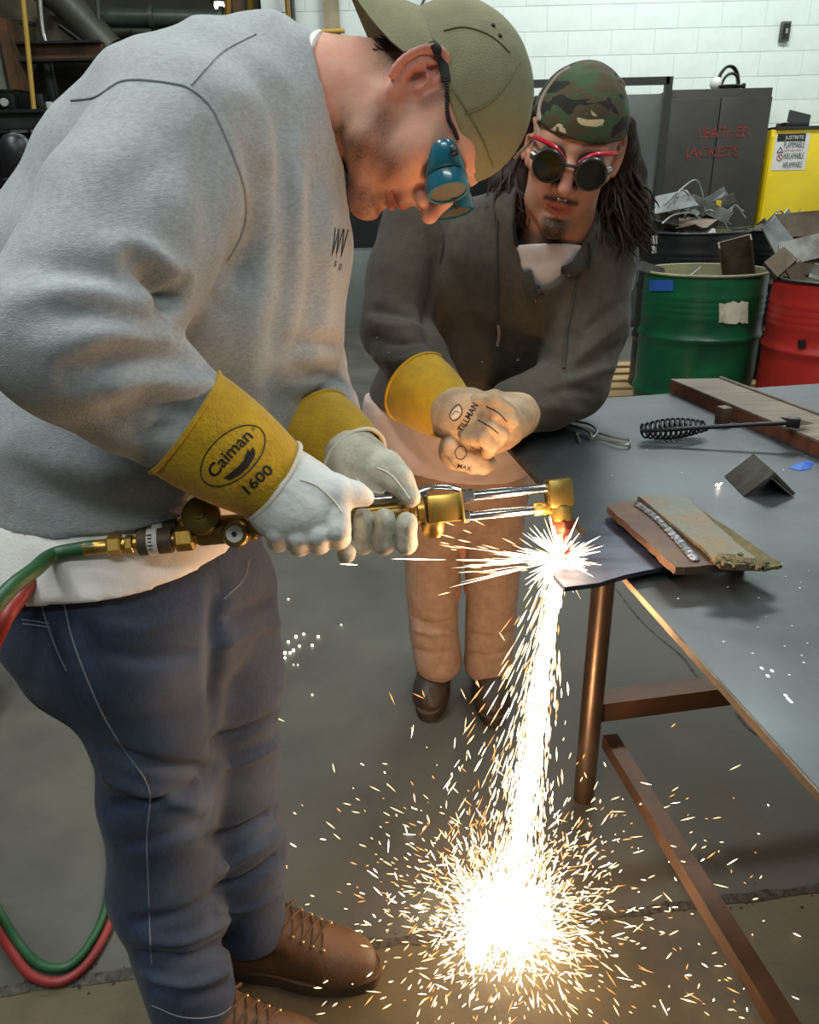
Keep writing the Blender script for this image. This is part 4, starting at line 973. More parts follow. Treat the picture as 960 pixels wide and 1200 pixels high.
def boot(name, T, heel, toe, L=0.30, leather='boot_leather', laces=True, sole='boot_sole'):
    """work boot from heel point to toe point on the floor"""
    x = nrm(A(toe[0] - heel[0], toe[1] - heel[1], 0)); R = frame(x=x, z=A(0, 0, 1)); k_ = L / 0.30; W_ = lambda p: np.asarray(heel) * A(1, 1, 0) + R @ (np.asarray(p) * k_)
    s = SDF((-0.03, -0.09, 0.0), (0.34, 0.09, 0.24), 0.0028)
    s.ell((.238, 0, .045), (.060, .050, .046), k=0); s.cone(A(.055, 0, .05), A(.20, 0, .045), .041, .046, k=.02)
    s.cone(A(.105, 0, .115), A(.215, 0, .058), .042, .040, k=.025); s.cone(A(.062, 0, .08), A(.062, 0, .185), .046, .053, k=.02)
    s.cone(A(.045, 0, .04), A(.05, 0, .06), .043, .043, k=.015)
    s.plane(A(0, 0, .026), A(0, 0, -1)); s.plane(A(0, 0, .215), A(0, 0, 1))
    V, Q = s.extract(2); V = V + vnormals(V, Q) * wob(V, 45, 0.0012, 2)[:, None]
    V = np.array([W_(v) for v in V]) if False else (np.asarray(heel) * A(1, 1, 0) + (V * k_) @ R.T)
    up = link('upper', quadmesh('upper', V, Q), leather, T)
    out = []
    for t in np.linspace(0, 2 * math.pi, 40, endpoint=False):
        c_, s_ = math.cos(t), math.sin(t); xx = 0.148 + 0.158 * c_; wd = 0.052 - 0.010 * math.exp(-((xx - .11) / .05) ** 2); yy = math.copysign(abs(s_) ** 0.75, s_) * wd; out.append((xx, yy))
    mb = MB(); mb.loft([[W_((a * q + .148 * (1 - q), b_ * q, z)) for a, b_ in out] for q, z in ((.96, 0.0), (.99, .004), (.99, .022), (1.02, .026), (1.02, .033), (.97, .036))]); so = obj('sole', mb, sole, T)
    mb = MB(); mb.tube([W_((a, b_, .034)) for a, b_ in out] + [W_((out[0][0], out[0][1], .034))], 0.0022, 5); obj('welt_stitch', mb, 'boot_lace', T)
    if laces:
        tr = bvh(V, Q)
        def top(px_, py_):
            o_ = Vector(W_((px_ + .10, py_ * 1.2, .30))); d_ = Vector(R @ A(-.10 * 1.0, 0, -.22)).normalized()
            h_ = tr.ray_cast(o_, d_); return np.array(h_[0]) + np.array(h_[1]) * 0.002 if h_[0] is not None else W_((px_, py_, .12))
        mb = MB(); me_ = MB()
        for i in range(4):
            xx = .200 - .022 * i; l, r_ = top(xx, -.022), top(xx, .022)
            n2 = .200 - .022 * (i + 1); l2, r2 = top(n2, -.022), top(n2, .022)
            mid = top((xx + n2) / 2, 0)
            mb.tube(spline([l, mid + A(0, 0, .002), r2], 4), .0023, 6); mb.tube(spline([r_, mid + A(0, 0, .004), l2], 4), .0023, 6)
            for p in (l, r_): me_.ball(p, .0048, 8, (1, 1, .6))
        mb.tube(spline([top(.10, .0), top(.12, .03) + A(0, 0, .012), top(.14, .045) + A(0, 0, .004), top(.11, .02) + A(0, 0, .006)], 5), .0022, 6)
        obj('lace', mb, 'boot_lace', T); eo = obj('eyelet', me_, 'brass_eyelet', T); eo['kind'] = 'stuff'
    return up
def stitch(name, tree, pts, r, material, T, lift=0.0004, n=6, flat=None):
    l = cast_line(tree, pts, n); P = [c + nn * lift for c, nn in l]
    Q_ = [P[0]] if P else []
    for p in P[1:]:
        if np.linalg.norm(p - Q_[-1]) < 0.10: Q_.append(p)
    if len(Q_) < 2: return None
    return obj(name, MB().tube(Q_, r, 6, flat=flat), material, T)
def surf_text(body, p0, p1, hpx, tree, material, T, bold=0.0, name='lettering', lift=0.0007, arch=0.0, shear=0.0):
    me = text_mesh(body, 1.0, bold=bold, shear=shear); bm = bmesh.new(); bm.from_mesh(me); bmesh.ops.triangulate(bm, faces=bm.faces[:])
    for _ in range(2): bmesh.ops.subdivide_edges(bm, edges=[e for e in bm.edges if e.calc_length() > 0.12], cuts=1)
    bmesh.ops.triangulate(bm, faces=bm.faces[:]); V = np.array([v.co for v in bm.verts]); x0, x1, hh = V[:, 0].min(), V[:, 0].max(), V[:, 1].max()
    p0, p1 = A(*p0), A(*p1); L_ = np.linalg.norm(p1 - p0); x = (p1 - p0) / L_; y = A(x[1], -x[0]); dead = []
    for v, q in zip(bm.verts, V):
        t = (q[0] - x0) / (x1 - x0); g = p0 + x * t * L_ + y * (q[1] / hh * hpx + arch * 4 * t * (1 - t)); c, nn = cast(tree, g[0], g[1])
        if c is None: dead.append(v)
        else: v.co = Vector(c + nn * lift)
    if dead: bmesh.ops.delete(bm, geom=dead, context='VERTS')
    bm.to_mesh(me); bm.free(); return link(name, me, material, T)
def surf_poly(pts, tree, material, T, name, lift=0.0006, grid=10):
    """flat printed shape on a surface: a fan from the centre out to a pixel outline"""
    P = [A(*p) for p in pts]; c0 = sum(P) / len(P); mb = MB(); vs = []; n = len(P)
    for k in range(grid + 1):
        for p in P:
            g = c0 + (p - c0) * (0.02 + 0.98 * k / grid); c, nn = cast(tree, g[0], g[1])
            if c is None: return None
            vs.append(c + nn * lift)
    mb.add(vs, [(k * n + i, k * n + (i + 1) % n, (k + 1) * n + (i + 1) % n, (k + 1) * n + i) for k in range(grid) for i in range(n)]); return obj(name, mb, material, T)
def cuff_loft(rings, T, name, material, n=36, thick=0.003):
    """open gauntlet: rings of (centre, axis u, ru, axis v, rv)"""
    def R_(r, off): c, u, ru, v, rv = r; return [np.asarray(c) + (ru - off) * math.cos(a) * np.asarray(u) + (rv - off) * math.sin(a) * np.asarray(v) for a in np.linspace(0, 2 * math.pi, n, endpoint=False)]
    mb = MB(); mb.loft([R_(r, 0) for r in rings] + [R_(r, thick) for r in reversed(rings)] + [R_(rings[0], 0)], False, False); return obj(name, mb, material, T), mb

# ================================================================== the man with the torch
heelL, toeL = on_z(262, 1124, 0), on_z(428, 1146, 0)
P1 = thing('person', 'man in grey sweatshirt, jeans and backward cap bending over a cutting torch', 'person', (heelL + toeL) / 2 * A(1, 1, 0) + A(-.12, -.06, 0))
FU1, UU1, HC1_AT = (0.22, -0.97, 0.02), (0.97, 0.22, -0.17), (506, 134, 0.94)
f1 = nrm(FU1[0] * CR + FU1[1] * CU + FU1[2] * CF); u1 = UU1[0] * CR + UU1[1] * CU + UU1[2] * CF; u1 = nrm(u1 - f1 * np.dot(u1, f1)); s1 = np.cross(f1, u1)
HC1 = at(*HC1_AT)
M1 = np.stack([s1, f1, u1], 1)                                      # head frame to world
def h1(p): return HC1 + M1 @ np.asarray(p, float)
def to1(p): return M1.T @ (np.asarray(p) - HC1)
nb1 = to1(at(352, 124, 0.955)); nb1b = to1(at(296, 156, 0.96))
hs = head_sdf([A(0, -.035, -.045), 0.45 * nb1 + 0.55 * A(0, -.03, -.05), nb1, nb1b], [.060, .066, .074, .082])
V, Q = hs.extract(2)
beard = 1.25 * sm(V[:, 2], -.022, -.062) * sm(V[:, 1], -.01, .02) * (0.55 + 0.45 * np.clip(wob(V, 60, 1.0, 3), -1, 1))
beard *= sm(np.abs(V[:, 0]) + V[:, 1], .03, .07)
hairm = sm(-V[:, 1], -.005, .045) * sm(V[:, 2], -.075, -.03) * sm(V[:, 2], .07, .03)
earm = np.minimum(np.linalg.norm((V - A(.0765, -.010, -.002)) / A(.03, .026, .040), axis=1), np.linalg.norm((V - A(-.0765, -.010, -.002)) / A(.03, .026, .04), axis=1))
hairm *= sm(earm, .85, 1.15); side = sm(V[:, 1], -.01, .012) * sm(V[:, 1], .035, .02) * sm(V[:, 2], -.02, 0.0) * sm(np.abs(V[:, 0]), .05, .06) * sm(earm, .8, 1.0)
beard = np.clip(np.maximum(beard, np.maximum(hairm * 0.95, side * .7)), 0, 1)
lip = sm(V[:, 1], .074, .084) * np.exp(-((V[:, 2] + .0685) / .0105) ** 4) * sm(.026 - np.abs(V[:, 0]), 0, .006)
lip = np.maximum(lip, 0.35 * sm(1.25 - earm, 0, .3)); 
lip = np.maximum(lip, 0.30 * np.exp(-(np.linalg.norm(V - A(0, .118, -.03), axis=1) / .018) ** 2))
VW = HC1 + V @ M1.T
# continuous core of the body inside the clothes, joined at the neck
core = SDF(*bbox(at(75, 400, .66), at(350, 420, 1.15), at(225, 1165, 1.2), at(350, 118, .95), at(295, 1080, 1.36), pad=.22), 0.012)
sh1 = at(205, 165, .79); el1 = at(90, 395, .70); wr1 = at(264, 522, .80); shL = at(300, 230, 1.12); elL = at(348, 425, 1.13); wrL = at(392, 520, .97)
hip1, kn1, an1 = at(135, 730, 1.0), at(188, 930, 1.10), at(225, 1165, 1.22); hipL, knL, anL = at(240, 700, 1.15), at(270, 880, 1.22), at(295, 1085, 1.36)
core.rings([(at(145, 660, 1.05), A(1, 0, 0), .14, .14), (at(160, 480, 1.02), A(1, 0, 0), .15, .15), (at(200, 330, .98), A(1, 0, 0), .15, .16), (at(245, 205, .97), A(1, 0, 0), .12, .16), (at(300, 150, .96), A(1, 0, 0), .08, .09)], k=.03)
core.chain([sh1, el1, wr1], [.055, .042, .03], .03); core.chain([shL, elL, wrL], [.055, .042, .03], .03)
core.chain([hip1, kn1, an1], [.085, .055, .04], .03); core.chain([hipL, knL, anL], [.085, .055, .04], .03)
V2, Q2 = core.extract(2); n0 = len(VW); z_ = np.zeros(len(V2))
body1 = link('body', quadmesh('body', np.concatenate([VW, V2]), np.concatenate([Q, Q2 + n0]), {'beard': np.concatenate([beard, z_]), 'lip': np.concatenate([lip, z_])}), 'skin_fair', P1)
head_tree1 = bvh(VW, Q)
# sweatshirt
FB = A(1, 0.05, 0)
g = SDF(*bbox(at(-40, 400, .70), at(-60, 480, 1.0), at(420, 430, 1.15), at(350, 118, .95), at(150, 640, .85), at(150, 640, 1.3), at(230, 20, .96), pad=.14), 0.0052)
g.rings([(at(146, 640, 1.05), FB, .188, .19), (at(160, 520, 1.02), FB, .215, .20), (at(203, 350, .99), FB, .225, .205), (at(240, 250, .975), FB, .196, .205), (at(262, 190, .965), FB, .158, .195), (at(304, 140, .955), A(.8, 0, -.6), .116, .155), (at(330, 120, .952), A(.8, 0, -.6), .094, .10), (at(347, 122, .95), A(.6, 0, -.8), .082, .084)], k=.035)
g.ell(at(216, 168, .85), (.085, .09, .085), k=.05)
g.chain([at(216, 172, .80), at(150, 275, .745)], [.089, .090], .025); g.chain([at(150, 275, .745), el1], [.090, .082], .007)
g.chain([el1, at(158, 452, .75), at(232, 506, .785), wr1], [.081, .069, .055, .046], .006)
g.chain([at(290, 220, 1.12), at(322, 330, 1.14), elL], [.10, .088, .074], .03); g.chain([elL, at(370, 480, 1.04), wrL], [.07, .058, .046], .010)
g.plane(at(160, 615, .87), nrm(A(0.03, 0.17, -1)), .006)
g.chain([at(352, 124, .95), at(380, 124, .95), at(430, 130, .95)], [.068, .071, .08], k=.01, op='sub')
V, Q = g.extract(2)
V = folds(V, Q, [
    ([(160, 308), (176, 318), (192, 332), (206, 350)], -.020, .010), ([(196, 366), (206, 352), (214, 338)], -.014, .010), ([(150, 296), (170, 300), (196, 318), (216, 330)], .008, .014),
    ([(28, 318), (80, 318), (130, 326), (180, 352)], -.007, .016), ([(30, 340), (90, 340), (150, 352), (190, 376)], .006, .016), ([(50, 372), (110, 366), (160, 376), (200, 398)], -.007, .014),
    ([(70, 398), (130, 390), (190, 402), (222, 416)], .006, .014), ([(90, 440), (150, 418), (205, 420), (240, 432)], -.007, .013), ([(110, 460), (170, 446), (220, 448), (255, 446)], .005, .012),
    ([(140, 486), (180, 478), (220, 486), (246, 480)], -.006, .012), ([(165, 505), (200, 505), (226, 506)], -.005, .010),
    ([(292, 150), (302, 220), (296, 290), (262, 350)], -.008, .020), ([(330, 120), (334, 220), (330, 320), (318, 430)], -.006, .018), ([(310, 200), (316, 300), (300, 420), (290, 500)], .006, .02),
    ([(368, 200), (366, 300), (352, 400), (330, 500)], -.005, .018), ([(350, 180), (350, 300), (338, 420)], .005, .018), ([(385, 250), (384, 330), (372, 420)], .004, .016),
    ([(100, 205), (150, 170), (200, 130)], .004, .03), ([(246, 130), (247, 230), (244, 320)], -.004, .016), ([(130, 250), (160, 210), (190, 170)], -.004, .02),
    ([(20, 560), (100, 590), (200, 596), (280, 580)], -.005, .02), ([(30, 520), (120, 560), (220, 570)], .005, .025), ([(350, 404), (380, 400), (408, 408)], -.006, .010), ([(356, 440), (385, 436), (410, 446)], -.006, .010), ([(352, 472), (380, 466), (404, 474)], -.005, .009),
], gain=1.5)
V = V + vnormals(V, Q) * (wob(V, 14, .0035, 4) + wob(V, 38, .0012, 5))[:, None]
sw = link('sweatshirt', quadmesh('sweatshirt', V, Q), 'heather_grey', P1); sw_tree = bvh(V, Q)
stitch('sleeve_seam', sw_tree, [(84, 118), (112, 114), (128, 104), (142, 96), (165, 94), (200, 98), (222, 104), (246, 124), (262, 155), (276, 190), (286, 222), (288, 255), (280, 282), (266, 306)], .0015, 'grey_seam', sw)
stitch('shoulder_seam', sw_tree, [(224, 100), (240, 82), (262, 60), (300, 40)], .0009, 'grey_seam', sw)
# chest lettering, half hidden by the turn of the chest
surf_text('WV', (386, 300), (402, 303), 34, sw_tree, 'ink', sw, bold=0.0); surf_text('S', (390, 312), (393, 313), 7, sw_tree, 'ink', sw); surf_text('D', (396, 316), (399, 317), 7, sw_tree, 'ink', sw)
# shirt under the sweatshirt: collar edge and hem
nk = at(364, 124, .95); nax = nrm(at(400, 126, .95) - at(340, 118, .952)); cu_ = nrm(np.cross(nax, A(0, 1, 0))); cv = np.cross(nax, cu_)
tee = SDF(*bbox(at(-30, 640, 1.0), at(330, 640, 1.0), at(150, 600, .78), at(150, 720, 1.3), pad=.08), 0.0055)
tee.rings([(at(146, 560, 1.03), FB, .185, .185), (at(146, 640, 1.045), FB, .192, .19), (at(150, 700, 1.055), FB, .196, .192), (at(150, 760, 1.06), FB, .196, .192)], k=.03)
tee.plane(at(170, 690, .88), nrm(A(0.02, 0.12, -1)), .004); tee.plane(at(146, 560, .99), A(0, 0, 1), .004)
V, Q = tee.extract(2); V = folds(V, Q, [([(60, 640), (120, 660), (220, 668), (285, 640)], -.004, .012), ([(90, 662), (180, 676), (270, 655)], .003, .01), ([(30, 620), (100, 632)], -.004, .012)])
V = V + vnormals(V, Q) * wob(V, 20, .002, 6)[:, None]
link('undershirt', quadmesh('undershirt', V, Q), 'white_cotton', P1)
col_ring = []
for a in np.linspace(0, 2 * math.pi, 41): col_ring.append(nk + .0775 * math.cos(a) * cu_ + .0790 * math.sin(a) * cv + nax * .008 * math.cos(a))
obj('undershirt_collar', MB().tube(col_ring, .0055, 8), 'white_cotton', P1)
# jeans
j = SDF(*bbox(at(20, 690, 1.0), hip1, hipL, an1, anL, kn1, pad=.16), 0.0052)
j.rings([(at(148, 640, 1.05), FB, .181, .178), (at(156, 700, 1.06), FB, .182, .18), (at(168, 745, 1.065), FB, .160, .178)], k=.03)
j.chain([at(145, 730, 1.0), at(180, 830, 1.04), kn1, at(193, 1040, 1.16), an1], [.112, .088, .081, .078, .068], .03)
j.chain([hipL, at(262, 800, 1.16), knL, at(282, 1000, 1.30), anL], [.112, .088, .075, .073, .060], .03)
j.cone(at(66, 695, 1.04), at(84, 740, 1.06), .075, .058, k=.04)
j.plane(at(225, 1172, 1.22) + A(0, 0, -.03), nrm(A(-.05, 0, -1)), .004); j.plane(at(146, 615, 1.01), A(0, 0, 1), .004)
V, Q = j.extract(2)
V = folds(V, Q, [
    ([(128, 880), (180, 900), (250, 905)], -.006, .012), ([(126, 912), (180, 930), (240, 945)], .005, .012), ([(126, 948), (175, 940), (240, 920)], -.006, .010), ([(140, 990), (180, 985), (245, 960)], -.004, .012),
    ([(160, 1080), (210, 1072), (262, 1046)], -.006, .010), ([(165, 1098), (215, 1100), (266, 1078)], .006, .010), ([(165, 1118), (220, 1126), (272, 1100)], -.008, .009), ([(172, 1142), (225, 1150), (276, 1132)], .006, .008), ([(180, 1160), (230, 1168), (280, 1150)], -.006, .008),
    ([(256, 690), (254, 760), (252, 840)], -.008, .014), ([(262, 730), (290, 716), (325, 700)], -.005, .010), ([(258, 760), (290, 742), (326, 730)], .004, .010), ([(250, 870), (285, 860), (325, 840)], -.007, .010), ([(255, 900), (290, 890), (326, 872)], .005, .01),
    ([(240, 985), (280, 975), (322, 952)], -.007, .009), ([(255, 1020), (290, 1000), (328, 975)], .006, .009), ([(252, 1042), (290, 1030), (330, 1000)], -.007, .009), ([(255, 1066), (295, 1062), (334, 1040)], .005, .008),
    ([(110, 768), (170, 772), (240, 766)], -.003, .010), ([(100, 720), (150, 735), (230, 725)], .003, .015)], gain=2.0)
V = V + vnormals(V, Q) * (wob(V, 16, .003, 8) + wob(V, 45, .0012, 9))[:, None]
jt = bvh(V, Q)
fade = np.zeros(len(V))
for px, py, r_, a_ in ((225, 960, .045, .75), (205, 920, .05, .5), (215, 800, .06, .45), (235, 760, .05, .35), (150, 880, .05, .35), (200, 1040, .05, .35), (235, 1110, .045, .35), (190, 1150, .05, .3), (290, 930, .04, .3), (300, 980, .04, .3), (200, 860, .05, .3)):
    c, _ = cast(jt, px, py)
    if c is not None: fade = np.maximum(fade, a_ * np.exp(-(np.linalg.norm(V - c, axis=1) / r_) ** 2))
fade = np.clip(fade * (0.8 + 0.4 * np.clip(wob(V, 50, 1, 11), -1, 1)) + 0.03, 0, 1)
je = link('jeans', quadmesh('jeans', V, Q, {'fade': fade}), 'denim', P1)
for nm, pts in (('side_seam', [(68, 676), (74, 700), (84, 745), (100, 790), (122, 840), (150, 885), (168, 910), (176, 935), (172, 980), (174, 1040), (176, 1100), (178, 1130)]), ('pocket_seam', [(42, 684), (52, 720), (64, 755), (78, 786)]), ('pocket_seam', [(26, 726), (42, 728), (58, 731)]), ('pocket_seam', [(27, 731), (43, 733), (59, 735)]),
                ('pocket_seam', [(80, 683), (100, 688), (130, 692), (160, 694)]), ('fly_seam', [(292, 655), (284, 680), (262, 702)]), ('hem_seam', [(178, 1178), (215, 1192), (255, 1190), (280, 1172)])):
    stitch(nm, jt, pts, .0011, 'denim_thread', je)
c, nn = cast(jt, 77, 686)
if c is not None: obj('rivet', MB().ball(c + nn * .001, .0045, 10), 'silver', je)
# boots
bootL = boot('boot', P1, heelL, toeL, 0.30)
h2 = A(an1[0] - .075, an1[1] + .012, 0); boot('boot', P1, h2, h2 + A(.29, -.05, 0), 0.30)
# cap worn backwards
s = SDF((-.12, -.16, -.05), (.12, .13, .16), .0022)
s.ell((0, -.015, .034), (.0845, .1075, .0955), k=0); s.ell((0, -.015, .03), (.079, .102, .0890), k=0, op='sub'); s.plane(A(0, 0, .022), nrm(A(0, .10, -1)), .003)
V, Q = s.extract(2); N_ = vnormals(V, Q); V = V + N_ * (wob(V, 40, .0012, 12))[:, None]; VW = HC1 + V @ M1.T
cap = link('cap', quadmesh('cap', VW, Q), 'cap_olive', P1); cap_tree = bvh(VW, Q)
rim_ = lambda ph: A(.086 * math.sin(ph), -.016 - .109 * math.cos(ph), .022 + .10 * (-.016 - .109 * math.cos(ph)))
top_, bot_ = [], []
for k in range(9):
    t = k / 8; rowt, rowb = [], []
    for i in range(25):
        ph = -1.45 + 2.9 * i / 24; q = rim_(ph); ln = .100 * max(0.0, math.cos(ph * .98)) ** 0.55
        out_ = A(math.sin(ph) * .12, -.52 * math.cos(ph) - .1, -.85); out_ = nrm(out_); p = q + A(0, .004, .004) + out_ * ln * t + A(0, -1, 0) * .010 * t * (1 - t)
        rowt.append(h1(p)); rowb.append(h1(p + A(-math.sin(ph) * .0025, .0025 * math.cos(ph), -.0005)))
    top_.append(rowt); bot_.append(rowb)
mb = MB(); ring_rows = [rt + rb[::-1] for rt, rb in zip(top_, bot_)]; mb.loft(ring_rows, False, True); brim = obj('brim', mb, 'cap_olive', cap)
for tt in (2, 4, 6):
    mb = MB(); mb.tube([p for p in bot_[tt][2:-2]], .0009, 5); obj('brim_stitch', mb, 'cap_thread', brim)
for pts in ([(578, 196), (566, 165), (548, 132), (530, 104)], [(610, 72), (590, 104), (570, 124), (545, 134)], [(520, 36), (545, 32), (575, 42), (598, 62)]): stitch('cap_seam', cap_tree, pts, .0009, 'cap_thread', cap)
for (x, y) in ((578, 30), (586, 42)):
    c, nn = cast(cap_tree, x, y)
    if c is not None: obj('vent_eyelet', MB().ball(c, .0028, 8), 'ink', cap)
# hair at the nape and temple: short tufts
rh = random.Random(5); mb = MB(); hv = np.array([v for v in range(0)])
cand = [(x, y) for x in range(428, 520, 2) for y in range(40, 120, 2)]
for (x, y) in cand:
    ok = (40 < y < 62 - 0.1 * abs(460 - x) and 440 < x < 482)
    if not ok or rh.random() > .8: continue
    c, nn = cast(head_tree1, x + rh.uniform(-1, 1), y + rh.uniform(-1, 1))
    if c is None: continue
    d_ = nrm(nn * .5 - u1 * .7 - f1 * .25 + A(rh.gauss(0, .3), rh.gauss(0, .3), rh.gauss(0, .3))); mb.tube([c - nn * .001, c + d_ * .003, c + d_ * .006 - u1 * .001], [.0006, .0005, .0002], 4)
if mb.v: obj('hair', mb, 'hair_short', P1)
# welding goggles
G1 = bpy.data.objects.new('goggles', None); COL.objects.link(G1); G1.parent = P1; G1.location = Vector(HC1) - P1.location
for e in (1, -1):
    c_l = A(e * .0365, .108, .000); ax_ = nrm(A(e * .10, 1, -.02)); base = A(e * .056, .066, .006)
    R = []
    for t, r_ in ((0, .014), (.15, .0185), (.45, .0220), (.7, .0242)):
        c_ = base * (1 - t) + (c_l - ax_ * .006) * t; R.append((c_, r_))
    def ringpts(c_, r_, stretch=1.0): 
        uu = nrm(np.cross(ax_, A(0, 0, 1))); vv = np.cross(uu, ax_); return [h1(c_ + r_ * math.cos(a) * uu + r_ * stretch * math.sin(a) * vv) for a in np.linspace(0, 2 * math.pi, 28, endpoint=False)]
    mb = MB(); mb.loft([ringpts(c_, r_, 1.0) for c_, r_ in R] + [ringpts(c_l - ax_ * .012, .0246)], True, True); obj('eye_cup', mb, 'teal_plastic', G1)
    mb = MB(); mb.loft([ringpts(c_l + ax_ * q, r_) for q, r_ in ((-.013, .0252), (-.012, .0266), (.004, .0270), (.006, .0260), (.006, .0225), (.003, .022))], True, False); obj('lens_ring', mb, 'teal_plastic', G1)
    mb = MB(); mb.loft([ringpts(c_l + ax_ * q, r_) for q, r_ in ((.001, .0230), (.004, .0228), (.0042, .001))], True, True); obj('lens', mb, 'lens_amber', G1)
    q = base + A(e * .012, -.004, .004); obj('strap_lug', MB().box(h1(q + A(e * .004, .02, .008)), (.012, .010, .008), M1, bev=.002), 'black_plastic', G1)
obj('nose_bridge', MB().tube(spline([h1((-.018, .112, .004)), h1((0, .118, .006)), h1((.018, .112, .004))], 5), .003, 8), 'elastic_black', G1)
for o in G1.children: o.location = -Vector(HC1)
both = MB(); 
def cast2(x, y):
    a, na = cast(cap_tree, x, y); b_, nb_ = cast(head_tree1, x, y)
    if a is None: return b_, nb_
    if b_ is None: return a, na
    return (a, na) if np.linalg.norm(a - CP) < np.linalg.norm(b_ - CP) else (b_, nb_)
pts = []
for p in spline([A(*q) for q in ((474, 20), (486, 26), (500, 40), (512, 58), (520, 78), (523, 96))], 5):
    c, nn = cast2(*p)
    if c is not None: pts.append(c + nn * .001)
if len(pts) > 3: obj('head_strap', MB().tube(pts, .0055, 8, flat=.3), 'elastic_black', G1)
mb = MB()
for p in spline([A(*q) for q in ((523, 92), (525, 108), (524, 124), (526, 140), (532, 152), (536, 162))], 5):
    c, nn = cast2(*p)
    if c is not None: mb.ball(c + nn * .002, .0026, 8)
if mb.v: obj('bead_chain', mb, 'elastic_black', G1)
# ------------------------------------------------------------------ gloves of the man with the torch
def glove(name, T, build, lo_hi, h, material, wobv=(60, .001)):
    s = SDF(*lo_hi, h); build(s); V, Q = s.extract(2); V = V + vnormals(V, Q) * (wob(V, wobv[0], wobv[1], 21) + wob(V, 130, wobv[1] * .5, 22))[:, None]
    return link(name, quadmesh(name, V, Q), material, T), bvh(V, Q), V, Q
def gauntlet(T, c0, c1, r0, r1, name='cuff', material='glove_yellow', ref=None, sq=1.0, bulge=0.004, n=9):
    ax = nrm(c1 - c0); u = nrm(np.cross(ax, CF if ref is None else ref)); v = np.cross(ax, u); R = []
    for i in range(n):
        t = i / (n - 1); r_ = r0 + (r1 - r0) * t + bulge * math.sin(math.pi * t); R.append((c0 + (c1 - c0) * t, u, r_, v, r_ * sq))
    o, mb = cuff_loft(R, T, name, material); V = np.array(mb.v); return o, BVHTree.FromPolygons(mb.v, mb.f), R
# right glove, near the camera
w0, w1 = at(216, 494, .775), at(320, 563, .822)
cuffR, ctR, RR_ = gauntlet(P1, w0, w1, .0625, .0485, sq=.92)
def bR(s):
    s.cone(at(316, 560, .822), at(346, 584, .83), .044, .045, k=.01)
    s.cone(at(346, 584, .83), at(372, 592, .83), .043, .036, k=.02)
    s.ell(at(345, 600, .825), (.045, .035, .03), k=.02)
    for i, (x, y) in enumerate(((322, 602), (346, 606), (369, 604), (392, 598))):
        q = .0136 if i else .0128
        s.chain([at(x + 4, y - 10, .812), at(x + 4, y + 22, .806), at(x + 5, y + 32, .83), at(x + 6, y + 20, .865)], [q + .001, q, q, q * .9], k=.002)
    s.chain([at(362, 572, .812), at(392, 574, .812), at(416, 579, .822), at(428, 583, .828)], [.020, .0155, .012, .010], k=.010)
gR, gtR, V, Q = glove('glove', P1, bR, bbox(at(300, 540, .8), at(440, 650, .8), at(340, 560, .9), pad=.07), .0026, 'glove_white')
stitch('seam_and_slit_shade', gtR, [(352, 562), (372, 570), (392, 588), (400, 600)], .0012, 'glove_piping', gR)
a_, b_ = RR_[-1][0], RR_[-1]
obj('wrist_piping', MB().tube([RR_[-1][0] + (RR_[-1][2] + .001) * math.cos(t) * RR_[-1][1] + (RR_[-1][4] + .001) * math.sin(t) * RR_[-1][3] for t in np.linspace(0, 6.2832, 40)], .0026, 8), 'glove_piping', cuffR)
obj('edge_binding', MB().tube([RR_[0][0] + RR_[0][2] * math.cos(t) * RR_[0][1] + RR_[0][4] * math.sin(t) * RR_[0][3] for t in np.linspace(0, 6.2832, 40)], .0026, 8), 'glove_yellow', cuffR)
# printed mark on the cuff: oval, word, reptile shape and number
el = [];  ca, sa = math.cos(math.radians(-42)), math.sin(math.radians(-42))
for t in np.linspace(0, 2 * math.pi, 33): el.append((273 + 45 * math.cos(t) * ca - 26 * math.sin(t) * sa, 534 + 45 * math.cos(t) * sa + 26 * math.sin(t) * ca))
stitch('oval_print', ctR, el, .0007, 'ink', cuffR, n=3, lift=.0002)
surf_text('Caiman', (252, 561), (297, 512), 14.5, ctR, 'ink', cuffR, bold=.018, arch=2.0)
surf_text('®', (296, 506), (300, 502), 4, ctR, 'ink', cuffR)
surf_poly([(262, 560), (270, 562), (281, 556), (291, 547), (298, 536), (299, 528), (296, 524), (294, 531), (290, 526), (289, 534), (285, 540), (277, 549), (268, 556)], ctR, 'ink', cuffR, 'reptile_print')
surf_text('1600', (291, 579), (321, 552), 12.5, ctR, 'ink', cuffR, bold=.022)
